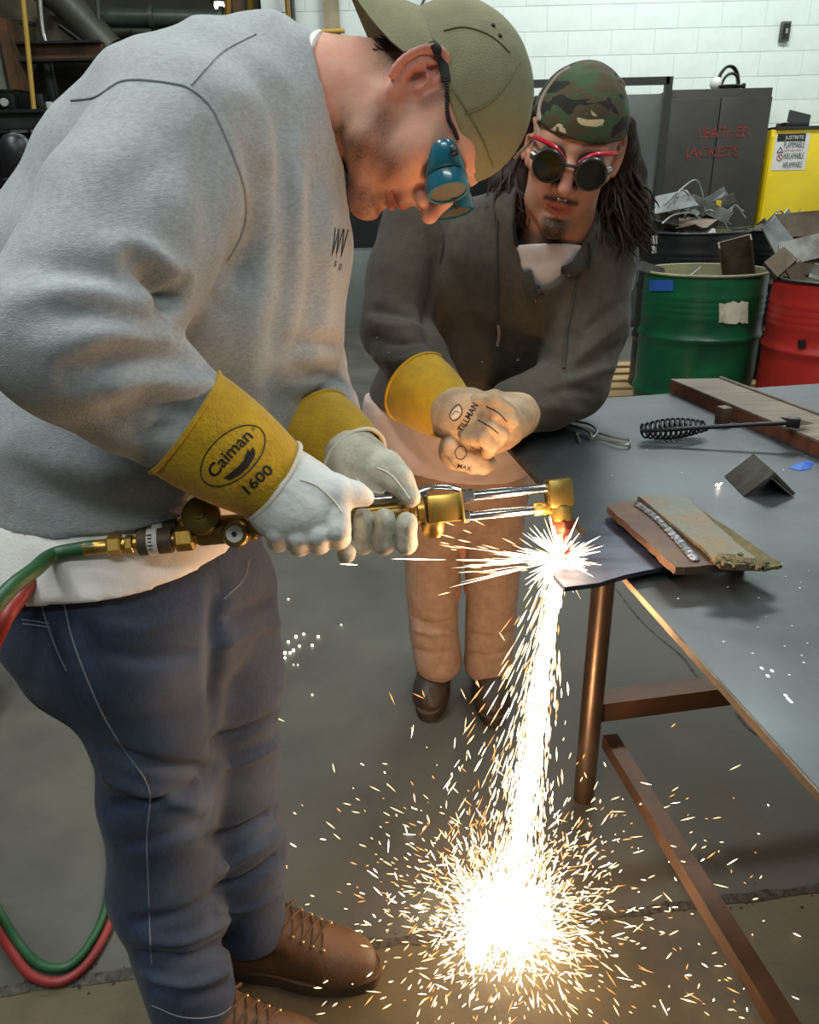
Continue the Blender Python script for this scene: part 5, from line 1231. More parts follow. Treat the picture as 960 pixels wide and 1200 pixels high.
# left glove, palm behind the torch, fingertips curled up in front
w0, w1 = at(372, 503, .985), at(416, 541, .925)
cuffL, ctL, RL_ = gauntlet(P1, w0, w1, .056, .045, sq=.9)
obj('edge_binding', MB().tube([RL_[0][0] + RL_[0][2] * math.cos(t) * RL_[0][1] + RL_[0][4] * math.sin(t) * RL_[0][3] for t in np.linspace(0, 6.2832, 40)], .0024, 8), 'glove_yellow', cuffL)
obj('wrist_piping', MB().tube([RL_[-1][0] + (RL_[-1][2] + .001) * math.cos(t) * RL_[-1][1] + (RL_[-1][4] + .001) * math.sin(t) * RL_[-1][3] for t in np.linspace(0, 6.2832, 40)], .0024, 8), 'glove_piping', cuffL)
def bL(s):
    s.cone(at(412, 538, .925), at(428, 560, .915), .040, .040, k=.01)
    s.cone(at(428, 560, .915), at(446, 588, .915), .038, .032, k=.02); s.cone(at(420, 588, .925), at(468, 590, .92), .018, .018, k=.02)
    s.chain([at(428, 542, .895), at(452, 548, .882), at(468, 562, .872), at(482, 583, .865)], [.024, .0195, .0155, .0115], k=.010)
    for i, (x, q) in enumerate(((404, .0115), (424, .0130), (449, .0132), (475, .0130))):
        top = 598 if i else 640
        s.chain([at(x - 2, 600, .92), at(x, 634, .905), at(x + 1, 637, .868), at(x + 2, top + 10 if i < 3 else 612, .852)], [q + .001, q, q, q * .92], k=.001)
gL, gtL, V, Q = glove('glove', P1, bL, bbox(at(395, 520, .93), at(500, 660, .86), at(450, 560, .86), at(420, 560, .98), pad=.06), .0026, 'glove_grey')
stitch('seam_and_slit_shade', gtL, [(418, 560), (428, 572), (446, 578), (452, 574)], .0012, 'glove_piping', gL)
stitch('seam_and_slit_shade', gtL, [(442, 548), (458, 556), (470, 570), (480, 584)], .0011, 'glove_piping', gL)

# ------------------------------------------------------------------ cutting torch
mat('brass', srgb(196, 160, 82), 0.32, 0.9, srgb(128, 98, 46), 30, 5, 0.4, 0.7, rough2=0.42)
mat('brass_aged', srgb(152, 132, 70), 0.36, 0.9, srgb(118, 98, 54), 20, 5)
mat('chrome', srgb(198, 196, 194), 0.16, 1.0)
mat('valve_brown', srgb(92, 80, 56), 0.55, 0.2, srgb(74, 64, 46), 20, 4)
mat('copper', srgb(158, 78, 58), 0.3, 1.0, srgb(120, 52, 40), 20, 4)
mat('hose_green', srgb(34, 84, 46), 0.5, 0, srgb(28, 70, 40), 10, 4, bump=0.05, bscale=60)
mat('hose_red', srgb(142, 42, 38), 0.5, 0, srgb(120, 36, 34), 10, 4, bump=0.05, bscale=60)
def tq(px, py=None):
    """torch axis: a straight line in space, given by photo column"""
    t = (px - 95) / (655 - 95); return at(px, 637 - 55 * t if py is None else py, .845 + .065 * t)
T0 = thing('cutting_torch', 'brass and chrome oxy-fuel cutting torch held in white gloves', 'torch', tq(360))
tdir = nrm(tq(640) - tq(100)); tup = nrm(CU - tdir * np.dot(CU, tdir)); tside = np.cross(tdir, tup)
def hexnut(a, b, r, name='hex_nut', material='brass'): mb = MB(); L_ = np.linalg.norm(b - a); mb.lathe([(r * .9, 0), (r, L_ * .12), (r, L_ * .88), (r * .9, L_)], a, b - a, 6); return obj(name, mb, material, T0, smooth=None)
def rodp(a, b, r, name, material='brass', n=20): mb = MB(); L_ = np.linalg.norm(b - a); mb.lathe([(r * .92, 0), (r, L_ * .05), (r, L_ * .95), (r * .92, L_)], a, b - a, n); return obj(name, mb, material, T0)
# twin inlets with check valves
for dy, dd, k in ((6, .0, 0), (-6, .022, 1)):
    def q(px, e=dy, f_=dd): return tq(px) - tup * e / 880 * .86 + CF * f_
    rodp(q(97), q(126), .0085, 'hose_ferrule', 'brass'); hexnut(q(126), q(143), .0125); rodp(q(143), q(147), .008, 'collar'); hexnut(q(147), q(156), .0105); rodp(q(156), q(164), .0075, 'collar')
    rodp(q(162), q(202), .0150, 'check_valve', 'valve_brown'); mb = MB(); mb.lathe([(.0153, 0), (.0153, np.linalg.norm(q(186) - q(174)))], q(174), tdir, 24, cap=False); obj('paper_band', mb, 'label_white', T0)
    if k == 0:
        for t in range(5):
            c = q(180) + nrm(-CF) * .0156 + tup * (.008 - .004 * t); obj('band_print', MB().box(c, (.006 - .001 * (t % 3), .0004, .0012), np.stack([tdir, tside, tup], 1)), 'ink', T0)
    rodp(q(200), q(207), .009, 'collar'); hexnut(q(205), q(227), .0145); rodp(q(226), q(236), .008, 'stub', 'brass')
rodp(tq(232), tq(300), .0165, 'rear_body', 'brass_aged')
# oxygen valve (top) and fuel valve (front)
vb = tq(243) - CF * .004; ob = obj('valve_body', MB().lathe([(.0135, -.016), (.0175, -.010), (.0175, .012), (.012, .018)], vb + tup * .012, tup, 20), 'brass', T0)
mb = MB(); kc = vb - CF * .012 + tup * .018
mb.lathe([(.0, -.004), (.0195, -.004), (.0215, 0), (.0215, .006), (.018, .009), (.007, .010), (.0065, .013), (.001, .0135)], kc, -CF + tup * .25, 26); obj('valve_wheel', mb, 'brass_aged', T0)
rodp(vb + tup * .03, vb + tup * .052, .0045, 'valve_stem', 'brass'); mb = MB(); kc = vb + tup * .055 - tdir * .002
for k in range(10): a = k * .628; mb.cyl(kc - tdir * .013 + (tup * math.cos(a) + tside * math.sin(a)) * .009, kc + tdir * .013 + (tup * math.cos(a) + tside * math.sin(a)) * .009, .0036, n=8)
mb.cyl(kc - tdir * .014, kc + tdir * .014, .0095, n=16); obj('valve_knob', mb, 'brass', T0)
fc = tq(281, 625); mb = MB(); mb.lathe([(.0, -.008), (.0145, -.008), (.0155, -.004), (.0155, .006), (.0135, .009), (.0095, .0095)], fc - CF * .016, -CF, 26); obj('valve_wheel', mb, 'brass_aged', T0)
mb = MB(); mb.lathe([(.0, .0), (.0095, .0), (.0095, .0105), (.003, .011)], fc - CF * .016, -CF, 22); obj('valve_cap', mb, 'label_white', T0)
mb = MB(); mb.lathe([(.0, .0), (.003, .0), (.003, .0125), (.0, .013)], fc - CF * .016, -CF, 12); obj('cap_screw', mb, 'ink', T0)
rodp(tq(262), tq(285), .013, 'valve_neck', 'brass')
# grip, lever and front block
rodp(tq(298), tq(470), .0125, 'grip', 'brass_aged')
for e in (-.006, .006): rodp(tq(300) + tside * e + tup * .006, tq(480) + tside * e + tup * .006, .0045, 'grip_tube', 'brass')
lv = spline([tq(392) + tup * .021 - CF * .010, tq(430) + tup * .021 - CF * .010, tq(480) + tup * .021 - CF * .008, tq(505) + tup * .026, tq(528) + tup * .024, tq(541) + tup * .020], 6)
mb = MB(); mb.tube(lv, [.0065] * len(lv), 10, flat=.45); obj('lever', mb, 'chrome', T0)
mb = MB(); mb.box(tq(497) + tup * .018, (.012, .006, .012), np.stack([tdir, tside, tup], 1), bev=.002); obj('lever_pivot', mb, 'chrome', T0)
for a, b, r_ in ((480, 484, .014), (484, 488, .012), (488, 496, .0165)): hexnut(tq(a), tq(b), r_) if r_ < .015 else rodp(tq(a), tq(b), r_, 'collar', 'brass')
RT = np.stack([tdir, tside, tup], 1)
mb = MB(); mb.box((tq(500) + tq(540)) / 2 + tup * .0, (np.linalg.norm(tq(540) - tq(498)), .030, .034), RT, bev=.004); obj('mixer_block', mb, 'brass', T0)
mb = MB(); mb.lathe([(.014, .0), (.0145, .004), (.013, .012), (.008, .018)], tq(505) - tup * .016, -tup, 20); obj('block_boss', mb, 'brass', T0)
mb = MB(); mb.box(tq(539) + tup * .0, (.004, .033, .038), RT, bev=.0015); obj('block_flange', mb, 'brass', T0)
up_, dn_ = tup * .0115, -tup * .0125
for e, x0, x1, r_ in ((up_, 541, 641, .0062), (dn_, 541, 628, .0058)):
    rodp(tq(x0) + e, tq(x1) + e, r_, 'gas_tube', 'chrome')
    hexnut(tq(x0) + e, tq(x0 + 8) + e, r_ * 1.35, 'tube_nut', 'chrome')
hexnut(tq(548) + up_, tq(556) + up_, .0085, 'tube_nut', 'chrome'); rodp(tq(624) + dn_, tq(642) + dn_, .0080, 'tube_sleeve', 'brass')
# head, nut and tip
hcn = tq(655)
mb = MB(); mb.box(hcn + tup * .004, (.0315, .026, .036), RT, bev=.005); mb.lathe([(.0135, 0), (.0145, .006), (.0145, .018)], hcn - tup * .012, -tup, 20); obj('torch_head', mb, 'brass_aged', T0)
mb = MB(); mb.lathe([(.0150, 0), (.0165, .003), (.0165, .012), (.0115, .019)], hcn - tup * .028, -tup, 6); obj('tip_nut', mb, 'copper', T0, smooth=None)
mb = MB(); mb.lathe([(.0088, 0), (.0085, .02), (.0072, .030), (.0065, .040), (.003, .041)], hcn - tup * .046, -tup, 20); obj('cutting_tip', mb, 'copper', T0)
TIP = hcn - tup * .088
# hoses from the inlets, off to the left
def hose(name, pts, r, material, label): return tag(obj(name, MB().tube(spline(pts, 10), r, 14), material), label, 'hose', 'twin gas hoses')
ga, ra = tq(99) - tup * 6 / 880 * .86, tq(99) + tup * 6 / 880 * .86 + CF * .022
lz = .0095
hose('gas_hose', [ga + tdir * .012, ga, ga - tdir * .035 - tup * .004, at(40, 668, .80), at(8, 694, .77), at(-20, 735, .76), at(-50, 830, .82), at(-62, 940, 1.0), at(-48, 1010, 1.22), on_z(-12, 1052, .03), on_z(22, 1106, lz), on_z(48, 1131, lz), on_z(80, 1132, lz), on_z(105, 1106, lz), on_z(124, 1064, lz), on_z(131, 1000, lz), on_z(124, 940, lz), on_z(118, 900, lz), on_z(124, 850, lz), on_z(160, 790, lz), on_z(200, 730, lz), on_z(200, 670, lz), on_z(160, 640, lz), (gx + .02, gy + .16, lz), (gx - .22, gy + .22, lz), (gx - .5, gy + .3, lz)], .0085, 'hose_green', 'green gas hose arching from the torch inlet, then looping on the floor')
hose('gas_hose', [ra + tdir * .012, ra, ra - tdir * .03 - tup * .004, at(48, 664, .865), at(24, 700, .84), at(0, 738, .82), at(-36, 830, .88), at(-52, 940, 1.04), at(-42, 1020, 1.20), on_z(-14, 1070, .03), on_z(14, 1116, lz), on_z(40, 1145, lz), on_z(75, 1149, lz), on_z(108, 1122, lz), on_z(134, 1068, lz), on_z(146, 1000, lz), on_z(150, 940, lz), on_z(160, 860, lz), on_z(190, 800, lz), on_z(232, 730, lz), on_z(230, 660, lz), on_z(170, 622, lz), (gx + .02, gy + .20, lz), (gx - .22, gy + .26, lz), (gx - .5, gy + .34, lz)], .0085, 'hose_red', 'red gas hose dropping from the torch inlet, then looping on the floor')
# ================================================================== the man leaning on the far end of the table
fR = on_z(505, 822, 0); fL = on_z(570, 812, 0)
P2 = thing('person', 'long haired man in olive pullover and camouflage bandana leaning on the table', 'person', (fR + fL) / 2)
f2 = nrm(-0.20 * CR - 0.64 * CU - 0.735 * CF); u2 = 0.13 * CR + 0.735 * CU - 0.67 * CF; u2 = nrm(u2 - f2 * np.dot(u2, f2)); s2 = np.cross(f2, u2)
HC2 = at(671, 175, 1.285); M2 = np.stack([s2, f2, u2], 1)
def h2_(p): return HC2 + M2 @ np.asarray(p, float)
def to2(p): return M2.T @ (np.asarray(p) - HC2)
nb = to2(at(652, 262, 1.38)); nbb = to2(at(640, 290, 1.43))
hs = head_sdf([A(0, -.03, -.05), 0.5 * nb + 0.5 * A(0, -.03, -.05), nb, nbb], [.052, .054, .058, .07], wide=.90, chinr=.017, jw=.80)
V, Q = hs.extract(2)
n_ = np.clip(wob(V, 60, 1.0, 3), -1, 1)
goat = np.exp(-((V[:, 0]) / .026) ** 4) * sm(V[:, 2], -.083, -.090) * sm(V[:, 1], .03, .06) * 1.2
goat = np.maximum(goat, np.exp(-((V[:, 0]) / .006) ** 2) * np.exp(-((V[:, 2] + .088) / .006) ** 2) * .8 * sm(V[:, 1], .07, .08))
must = np.exp(-((V[:, 2] + .051 + np.abs(V[:, 0]) * .25) / .0055) ** 2) * sm(.034 - np.abs(V[:, 0]), 0, .008) * sm(V[:, 1], .07, .08) * 1.3
jaw = sm(V[:, 2], -.05, -.08) * sm(V[:, 1], .0, .03) * .30
beard = np.clip(np.maximum(np.maximum(goat, must), jaw) * (.85 + .25 * n_), 0, 1)
lip = sm(V[:, 1], .074, .084) * np.exp(-((V[:, 2] + .0685) / .0100) ** 4) * sm(.025 - np.abs(V[:, 0]), 0, .006) * .8
lip = np.maximum(lip, .25 * np.exp(-(np.linalg.norm(V - A(0, .118, -.03), axis=1) / .02) ** 2))
VW = HC2 + V @ M2.T
shR2, elR2, wrR2 = at(500, 268, 1.45), at(464, 385, 1.43), at(508, 458, 1.30); shL2, elL2, wrL2 = at(690, 312, 1.43), at(670, 449, 1.43), at(602, 477, 1.35)
hR2, kR2, aR2 = at(518, 570, 1.84), at(514, 690, 1.98), at(513, 772, 2.10); hL2, kL2, aL2 = at(575, 570, 1.84), at(572, 690, 1.98), at(572, 776, 2.12)
core = SDF(*bbox(shR2, elR2, shL2, elL2, aR2, aL2, at(650, 250, 1.36), pad=.2), .014)
core.rings([(at(545, 560, 1.84), CR, .13, .09), (at(575, 400, 1.60), CR, .15, .09), (at(608, 330, 1.50), CR, .15, .08), (at(640, 290, 1.43), CR, .07, .06)], k=.03)
core.chain([shR2, elR2, wrR2], [.05, .04, .03], .03); core.chain([shL2, elL2, wrL2], [.05, .04, .03], .03); core.chain([hR2, kR2, aR2], [.07, .05, .04], .03); core.chain([hL2, kL2, aL2], [.07, .05, .04], .03)
V2, Q2 = core.extract(2); z_ = np.zeros(len(V2)); n0 = len(VW)
link('body', quadmesh('body', np.concatenate([VW, V2]), np.concatenate([Q, Q2 + n0]), {'beard': np.concatenate([beard, z_]), 'lip': np.concatenate([lip, z_])}), 'skin_olive', P2)
ht2 = bvh(VW, Q)
# shirt under the pullover (neck) and its hem
TX = nrm(CR + CU * -.06)
t2 = SDF(*bbox(at(600, 240, 1.3), at(700, 330, 1.5), at(520, 330, 1.5), pad=.10), .004)
t2.rings([(at(602, 345, 1.50), TX, .120, .100), (at(612, 318, 1.465), TX, .130, .104), (at(634, 278, 1.40), TX, .105, .088), (at(650, 258, 1.365), TX, .075, .068)], k=.03)
t2.plane(at(648, 280, 1.30), nrm(A(.0, .35, 1)), .004)
V, Q = t2.extract(2); V = folds(V, Q, [([(610, 262), (630, 278), (652, 284), (680, 272)], .003, .006), ([(615, 300), (640, 310), (660, 300)], -.003, .012)])
link('undershirt', quadmesh('undershirt', V, Q), 'grey_cotton', P2)
t3 = SDF(*bbox(at(430, 480, 1.75), at(620, 560, 1.8), at(530, 560, 1.6), at(530, 520, 1.98), pad=.06), .005)
t3.rings([(at(528, 470, 1.70), TX, .185, .135), (at(528, 520, 1.77), TX, .192, .142), (at(532, 570, 1.82), TX, .178, .138), (at(534, 600, 1.85), TX, .175, .135)], k=.03)
t3.cone(at(455, 480, 1.72), at(448, 500, 1.74), .05, .045, k=.05)
t3.plane(at(545, 563, 1.68), nrm(A(-.16, .10, -1)), .004); t3.plane(at(528, 462, 1.7), A(0, 0, 1), .004)
V, Q = t3.extract(2); V = folds(V, Q, [([(448, 480), (470, 520), (500, 548)], -.006, .015), ([(480, 500), (505, 530), (545, 550)], .005, .015), ([(530, 560), (570, 556), (606, 540)], -.004, .01)]); V = V + vnormals(V, Q) * wob(V, 22, .004, 31)[:, None]
link('shirt_tail', quadmesh('shirt_tail', V, Q), 'pink_cotton', P2)
# pullover
g = SDF(*bbox(at(425, 380, 1.45), at(755, 320, 1.42), at(530, 540, 1.8), at(700, 470, 1.3), at(600, 330, 1.65), at(510, 225, 1.42), at(700, 240, 1.4), pad=.12), .0052)
g.rings([(at(527, 520, 1.765), TX, .185, .135), (at(535, 480, 1.715), TX, .196, .14), (at(575, 400, 1.585), TX, .202, .135), (at(606, 330, 1.485), TX, .222, .125), (at(622, 298, 1.435), TX, .185, .112), (at(640, 268, 1.385), TX, .115, .092), (at(650, 252, 1.37), TX, .085, .08)], k=.035)
g.chain([shR2, at(480, 325, 1.45), elR2], [.090, .080, .070], .02); g.chain([elR2, at(488, 425, 1.36), wrR2], [.068, .060, .050], .008)
g.chain([shL2, at(688, 380, 1.435), elL2], [.084, .076, .072], .02); g.chain([elL2, at(640, 467, 1.395), wrL2], [.070, .060, .050], .008)
g.plane(at(520, 512, 1.60), nrm(A(-.30, .10, -1)), .006)
g.chain([at(655, 240, 1.31), at(648, 268, 1.31), at(640, 300, 1.345), at(627, 350, 1.395)], [.078, .068, .048, .008], k=.006, op='sub')
g.cone(at(650, 200, 1.33), at(646, 258, 1.36), .06, .07, k=.006, op='sub')
V, Q = g.extract(2)
V = folds(V, Q, [
    ([(432, 362), (460, 366), (490, 372)], -.007, .010), ([(436, 378), (465, 384), (498, 382)], .006, .010), ([(432, 396), (468, 402), (500, 396)], -.008, .010), ([(438, 418), (470, 424), (495, 412)], .005, .010), ([(446, 438), (474, 442), (496, 430)], -.005, .01),
    ([(512, 290), (506, 330), (500, 380), (520, 430)], -.012, .014), ([(530, 270), (536, 340), (548, 420)], .005, .02), ([(560, 300), (556, 380), (570, 460)], -.004, .02),
    ([(690, 330), (672, 380), (664, 430)], -.009, .014), ([(735, 350), (705, 372), (680, 392)], -.006, .010), ([(738, 372), (706, 396), (676, 420)], .005, .010), ([(735, 400), (706, 418), (672, 436)], -.007, .010), ([(726, 428), (700, 436), (664, 448)], .006, .009), ([(700, 462), (672, 456), (640, 462)], -.005, .009), ([(690, 485), (655, 478), (620, 478)], .004, .009),
    ([(620, 400), (650, 420), (670, 450)], -.004, .016), ([(600, 440), (560, 470), (520, 490)], -.005, .016), ([(470, 470), (510, 500), (560, 510)], .005, .015)])
V = V + vnormals(V, Q) * (wob(V, 16, .003, 33) + wob(V, 42, .0010, 34))[:, None]
po = link('pullover', quadmesh('pullover', V, Q), 'olive_knit', P2); pt = bvh(V, Q)
for nm, pts, r_, fl, m_ in (('placket', [(608, 268), (609, 290), (613, 312), (619, 332), (625, 350)], .012, .25, 'olive_trim'), ('placket', [(628, 350), (636, 336), (650, 326), (668, 318), (684, 306)], .013, .25, 'olive_trim'), ('collar', [(602, 262), (602, 276), (606, 292)], .009, .4, 'olive_trim'), ('collar', [(690, 312), (692, 298), (690, 285)], .009, .4, 'olive_trim'),
                          ('drawstring', [(583, 258), (582, 300), (583, 345), (584, 380)], .0030, None, 'olive_trim'), ('drawstring', [(678, 322), (672, 350), (664, 390), (661, 432)], .0032, None, 'olive_trim'), ('placket_seam', [(616, 318), (622, 336), (628, 354)], .0011, None, 'elastic_grey'), ('placket_seam', [(630, 342), (650, 328), (682, 312)], .0011, None, 'elastic_grey'), ('sleeve_seam', [(512, 252), (520, 280), (516, 310)], .0012, None, 'olive_trim'), ('sleeve_seam', [(742, 300), (744, 316), (740, 340)], .0012, None, 'grey_seam')):
    stitch(nm, pt, pts, r_, m_, po, flat=fl, lift=.0012)
stitch('drawstring_tip', pt, [(584, 380), (585, 392), (583, 405)], .0034, 'elastic_grey', po, lift=.0012)
for (x, y) in ((629, 334), (650, 325), (667, 317)):
    c, nn = cast(pt, x, y + 4)
    if c is not None: obj('button', MB().lathe([(.0, 0), (.0055, 0), (.0055, .0022), (.004, .003), (.0, .0025)], c + nn * .002, nn, 14), 'black_plastic', po)
for (x, y, r_) in ((443, 396, .003), (456, 414, .0025), (478, 430, .002), (612, 466, .0035), (607, 422, .003), (565, 424, .002)):
    c, nn = cast(pt, x, y)
    if c is not None: obj('paint_fleck', MB().ball(c + nn * .0003, r_, 7, (1.4, .8, .8)), 'elastic_grey', po)
# trousers
j = SDF(*bbox(at(480, 540, 1.85), aR2, aL2, hR2, hL2, pad=.14), .0058)
j.rings([(at(540, 520, 1.80), TX, .162, .12), (at(546, 565, 1.85), TX, .160, .125), (at(546, 590, 1.88), TX, .150, .12)], k=.03)
j.chain([hR2, at(508, 640, 1.92), at(507, 690, 1.98), at(508, 735, 2.05), aR2], [.094, .076, .069, .067, .067], .005); j.chain([hL2, at(578, 640, 1.92), at(577, 690, 1.98), at(574, 735, 2.05), aL2], [.094, .076, .069, .067, .067], .005)
j.plane(aR2 + A(0, 0, -.055), A(0, 0, -1), .004)
V, Q = j.extract(2); V = folds(V, Q, [([(484, 724), (505, 732), (540, 728)], -.010, .010), ([(484, 738), (510, 742), (538, 738)], .006, .01), ([(488, 762), (512, 766), (536, 760)], -.005, .008), ([(545, 740), (575, 748), (602, 742)], -.008, .01), ([(545, 764), (572, 768), (602, 762)], -.005, .008), ([(535, 560), (538, 600), (542, 660)], -.008, .012), ([(500, 620), (520, 640), (535, 650)], -.003, .015)])
V = V + vnormals(V, Q) * (wob(V, 16, .003, 41))[:, None]; tr_ = link('trousers', quadmesh('trousers', V, Q), 'khaki', P2); trt = bvh(V, Q)
for pts in ([(536, 565), (538, 590), (543, 612)], [(492, 600), (490, 650), (488, 700)], [(490, 768), (512, 774), (538, 770)]): stitch('trouser_seam', trt, pts, .0012, 'khaki', tr_)
# boots
boot('boot', P2, on_z(516, 772, 0) , on_z(503, 838, 0), .30, 'boot_dark', True, 'boot_dark'); boot('boot', P2, on_z(572, 776, 0), on_z(577, 836, 0), .30, 'boot_dark', True, 'boot_dark')
# bandana
s = SDF((-.12, -.16, -.04), (.12, .13, .16), .0023)
s.ell((0, -.009, .034), (.082, .1075, .0965), k=0); s.ell((0, -.009, .03), (.074, .100, .0905), k=0, op='sub'); s.plane(A(0, 0, .044), nrm(A(0.06, -.06, -1)), .003)
V, Q = s.extract(2); V = V + vnormals(V, Q) * (wob(V, 45, .0022, 51))[:, None]; VW = HC2 + V @ M2.T
bd2 = link('bandana', quadmesh('bandana', VW, Q), 'camo', P2); bt2 = bvh(VW, Q)
mb = MB()
for k, (x, y, d) in enumerate(((602, 148, 1.40), (612, 132, 1.42))):
    mb.tube(spline([at(640, 128, 1.42), at(622, 128, 1.43), at(x, y, d), at(x - 4, y + 16, d)], 5), [.012, .014, .016, .018, .02, .02, .02, .018, .016, .015, .013, .011, .010, .008, .006, .004], 10, flat=.5) if False else None
tail = spline([at(632, 120, 1.40), at(618, 128, 1.41), at(606, 136, 1.40), at(598, 150, 1.39), at(597, 164, 1.38)], 5); mb.tube(tail, list(np.linspace(.026, .012, len(tail))), 12, flat=.5); obj('knot_tail', mb, 'camo', bd2)
# hair: a soft base and many separate locks
hl = SDF(*bbox(at(580, 180, 1.38), at(600, 265, 1.38), at(770, 220, 1.36), at(740, 300, 1.38), at(660, 200, 1.50), pad=.07), .004)
hl.chain([h2_((.076, -.045, .03)), at(612, 190, 1.375), at(602, 222, 1.375), at(603, 250, 1.37)], [.035, .038, .042, .026], k=.02)
hl.chain([h2_((-.070, -.055, .03)), at(732, 205, 1.385), at(735, 240, 1.385), at(730, 270, 1.385), at(733, 292, 1.385)], [.030, .034, .036, .034, .015], k=.02)
hl.chain([h2_((.04, -.10, -.02)), at(655, 220, 1.44), at(690, 240, 1.44), h2_((-.04, -.10, -.02))], [.05, .05, .05, .05], k=.03)
V, Q = hl.extract(2); N_ = vnormals(V, Q); V = V + N_ * (wob(V, 60, .004, 61, (2.2, 2.2, .6)))[:, None]
hb_ = link('hair', quadmesh('hair', V, Q), 'hair_brown', P2)
rh = random.Random(9); mb = MB()
def lock(p, q, r_, amp):
    n = 12; P = []; ph = rh.uniform(0, 6.28); side_ = nrm(np.cross(q - p, CF)); fw = nrm(-CF)
    for i in range(n):
        t = i / (n - 1); P.append(p + (q - p) * t + side_ * amp * math.sin(ph + t * 7) * t + fw * amp * .7 * math.cos(ph + t * 6) * t)
    mb.tube(P, [r_ * (1 - .2 * t) if t < .75 else r_ * (1.1 - t) * 2.2 for t in np.linspace(0, 1, n)], 5)
for i in range(200):
    t = rh.random(); p = at(rh.uniform(598, 626), rh.uniform(158, 185), 1.345 + rh.uniform(-.02, .04)); q = at(rh.uniform(570, 622), rh.uniform(235, 270), 1.345 + rh.uniform(-.02, .05)); lock(p, q, rh.uniform(.0022, .004), .012)
for i in range(280):
    p = at(rh.uniform(716, 745), rh.uniform(165, 200), 1.35 + rh.uniform(-.02, .05)); q = at(rh.uniform(698, 764), rh.uniform(240, 306), 1.34 + rh.uniform(-.01, .06)); lock(p, q, rh.uniform(.0022, .004), .014)
o = obj('hair_locks', mb, 'hair_brown', hb_); o['kind'] = 'stuff'
# goggles: dark cups, red brow bar, grey straps
G2 = bpy.data.objects.new('goggles', None); COL.objects.link(G2); G2.parent = P2; G2.location = Vector(HC2) - P2.location
for e in (1, -1):
    c_l = A(e * .0345, .116, .000); ax_ = nrm(A(e * .16, 1, -.05)); uu = nrm(np.cross(ax_, A(0, 0, 1))); vv = np.cross(uu, ax_)
    rp = lambda q, r_: [h2_(c_l + ax_ * q + r_ * math.cos(a) * uu + r_ * math.sin(a) * vv) for a in np.linspace(0, 2 * math.pi, 30, endpoint=False)]
    mb = MB(); mb.loft([rp(q, r_) for q, r_ in ((-.042, .024), (-.03, .0245), (-.012, .0245), (-.012, .0262), (.002, .0265), (.004, .0255), (.004, .0228), (.001, .0225))], True, False); obj('eye_cup', mb, 'cup_black', G2)
    mb = MB(); mb.loft([rp(q, r_) for q, r_ in ((.0, .0235), (.0018, .0232), (.0022, .001))], True, True); obj('lens', mb, 'lens_dark', G2)
    obj('brow_bar', MB().tube(spline([h2_((e * .012, .112, .012)), h2_((e * .030, .112, .027)), h2_((e * .052, .098, .030)), h2_((e * .066, .080, .028))], 6), .0038, 8), 'red_plastic', G2)
    obj('side_vent', MB().cyl(h2_(c_l + A(e * .022, -.018, .004)), h2_(c_l + A(e * .028, -.024, .005)), .007, n=14), 'bright_wire', G2)
obj('nose_bridge', MB().tube(spline([h2_((.011, .118, .006)), h2_((0, .121, .008)), h2_((-.011, .118, .006))], 4), .0024, 8), 'dark_steel', G2)
for o in G2.children: o.location = -Vector(HC2)
def cast3(x, y):
    a, na = cast(bt2, x, y); b_, nb_ = cast(ht2, x, y)
    if a is None: return b_, nb_
    return a, na
for pts in ([(634, 160), (632, 140), (636, 116), (652, 92), (668, 80)], [(722, 186), (738, 158), (742, 134), (736, 108), (724, 92)]):
    P = []
    for p in spline([A(*q) for q in pts], 6):
        c, nn = cast3(*p)
        if c is not None: P.append(c + nn * .0012)
    if len(P) > 3: obj('head_strap', MB().tube(P, .0032, 8, flat=.35), 'elastic_grey', G2)
st = [h2_((.068, .076, .028)), at(622, 166, 1.27), at(612, 176, 1.275), at(603, 186, 1.29)]
obj('strap_end', MB().tube(spline(st, 5), .0032, 8, flat=.35), 'elastic_grey', G2)
mb = MB()
for e in (-1, 1): mb = MB(); mb.ball(h2_((e * .0055, .1175, -.0465)), .0026, 10); obj('nose_stud', mb, 'silver', P2)
obj('nose_ring', MB().tube([h2_((.0055 * math.cos(t), .1165, -.043 - .004 * math.sin(t))) for t in np.linspace(0, 3.14, 8)], .0009, 6), 'silver', P2)
# gloves
w0, w1 = at(490, 455, 1.315), at(530, 486, 1.245)
c2, ct2, R2_ = gauntlet(P2, w0, w1, .068, .045, sq=.9)
obj('edge_binding', MB().tube([R2_[0][0] + R2_[0][2] * math.cos(t) * R2_[0][1] + R2_[0][4] * math.sin(t) * R2_[0][3] for t in np.linspace(0, 6.2832, 40)], .003, 8), 'glove_yellow', c2)
def bR2(s):
    s.cone(at(528, 484, 1.245), at(548, 488, 1.225), .041, .043, k=.01); s.cone(at(548, 488, 1.225), at(566, 490, 1.21), .042, .036, k=.02)
    s.ell(at(544, 498, 1.23), (.036, .03, .032), k=.02)
    for i, (x, y, tx, ty) in enumerate(((570, 470, 596, 482), (572, 484, 599, 494), (566, 500, 588, 510), (558, 512, 576, 522))):
        s.chain([at(x - 10, y, 1.188), at(x + 10, y + 2, 1.158), at(tx, ty, 1.166), at(tx - 5, ty + 8, 1.195)], [.0132, .0126, .0122, .0114], k=.001)
    s.chain([at(542, 508, 1.225), at(562, 516, 1.205), at(582, 512, 1.20)], [.018, .0145, .012], k=.006)
g2, gt2, V, Q = glove('glove', P2, bR2, bbox(at(515, 460, 1.22), at(605, 530, 1.18), at(540, 490, 1.3), pad=.07), .0032, 'glove_worn')
surf_text('TILLMAN', (542, 507), (561, 475), 7.5, gt2, 'ink', g2, bold=.02)
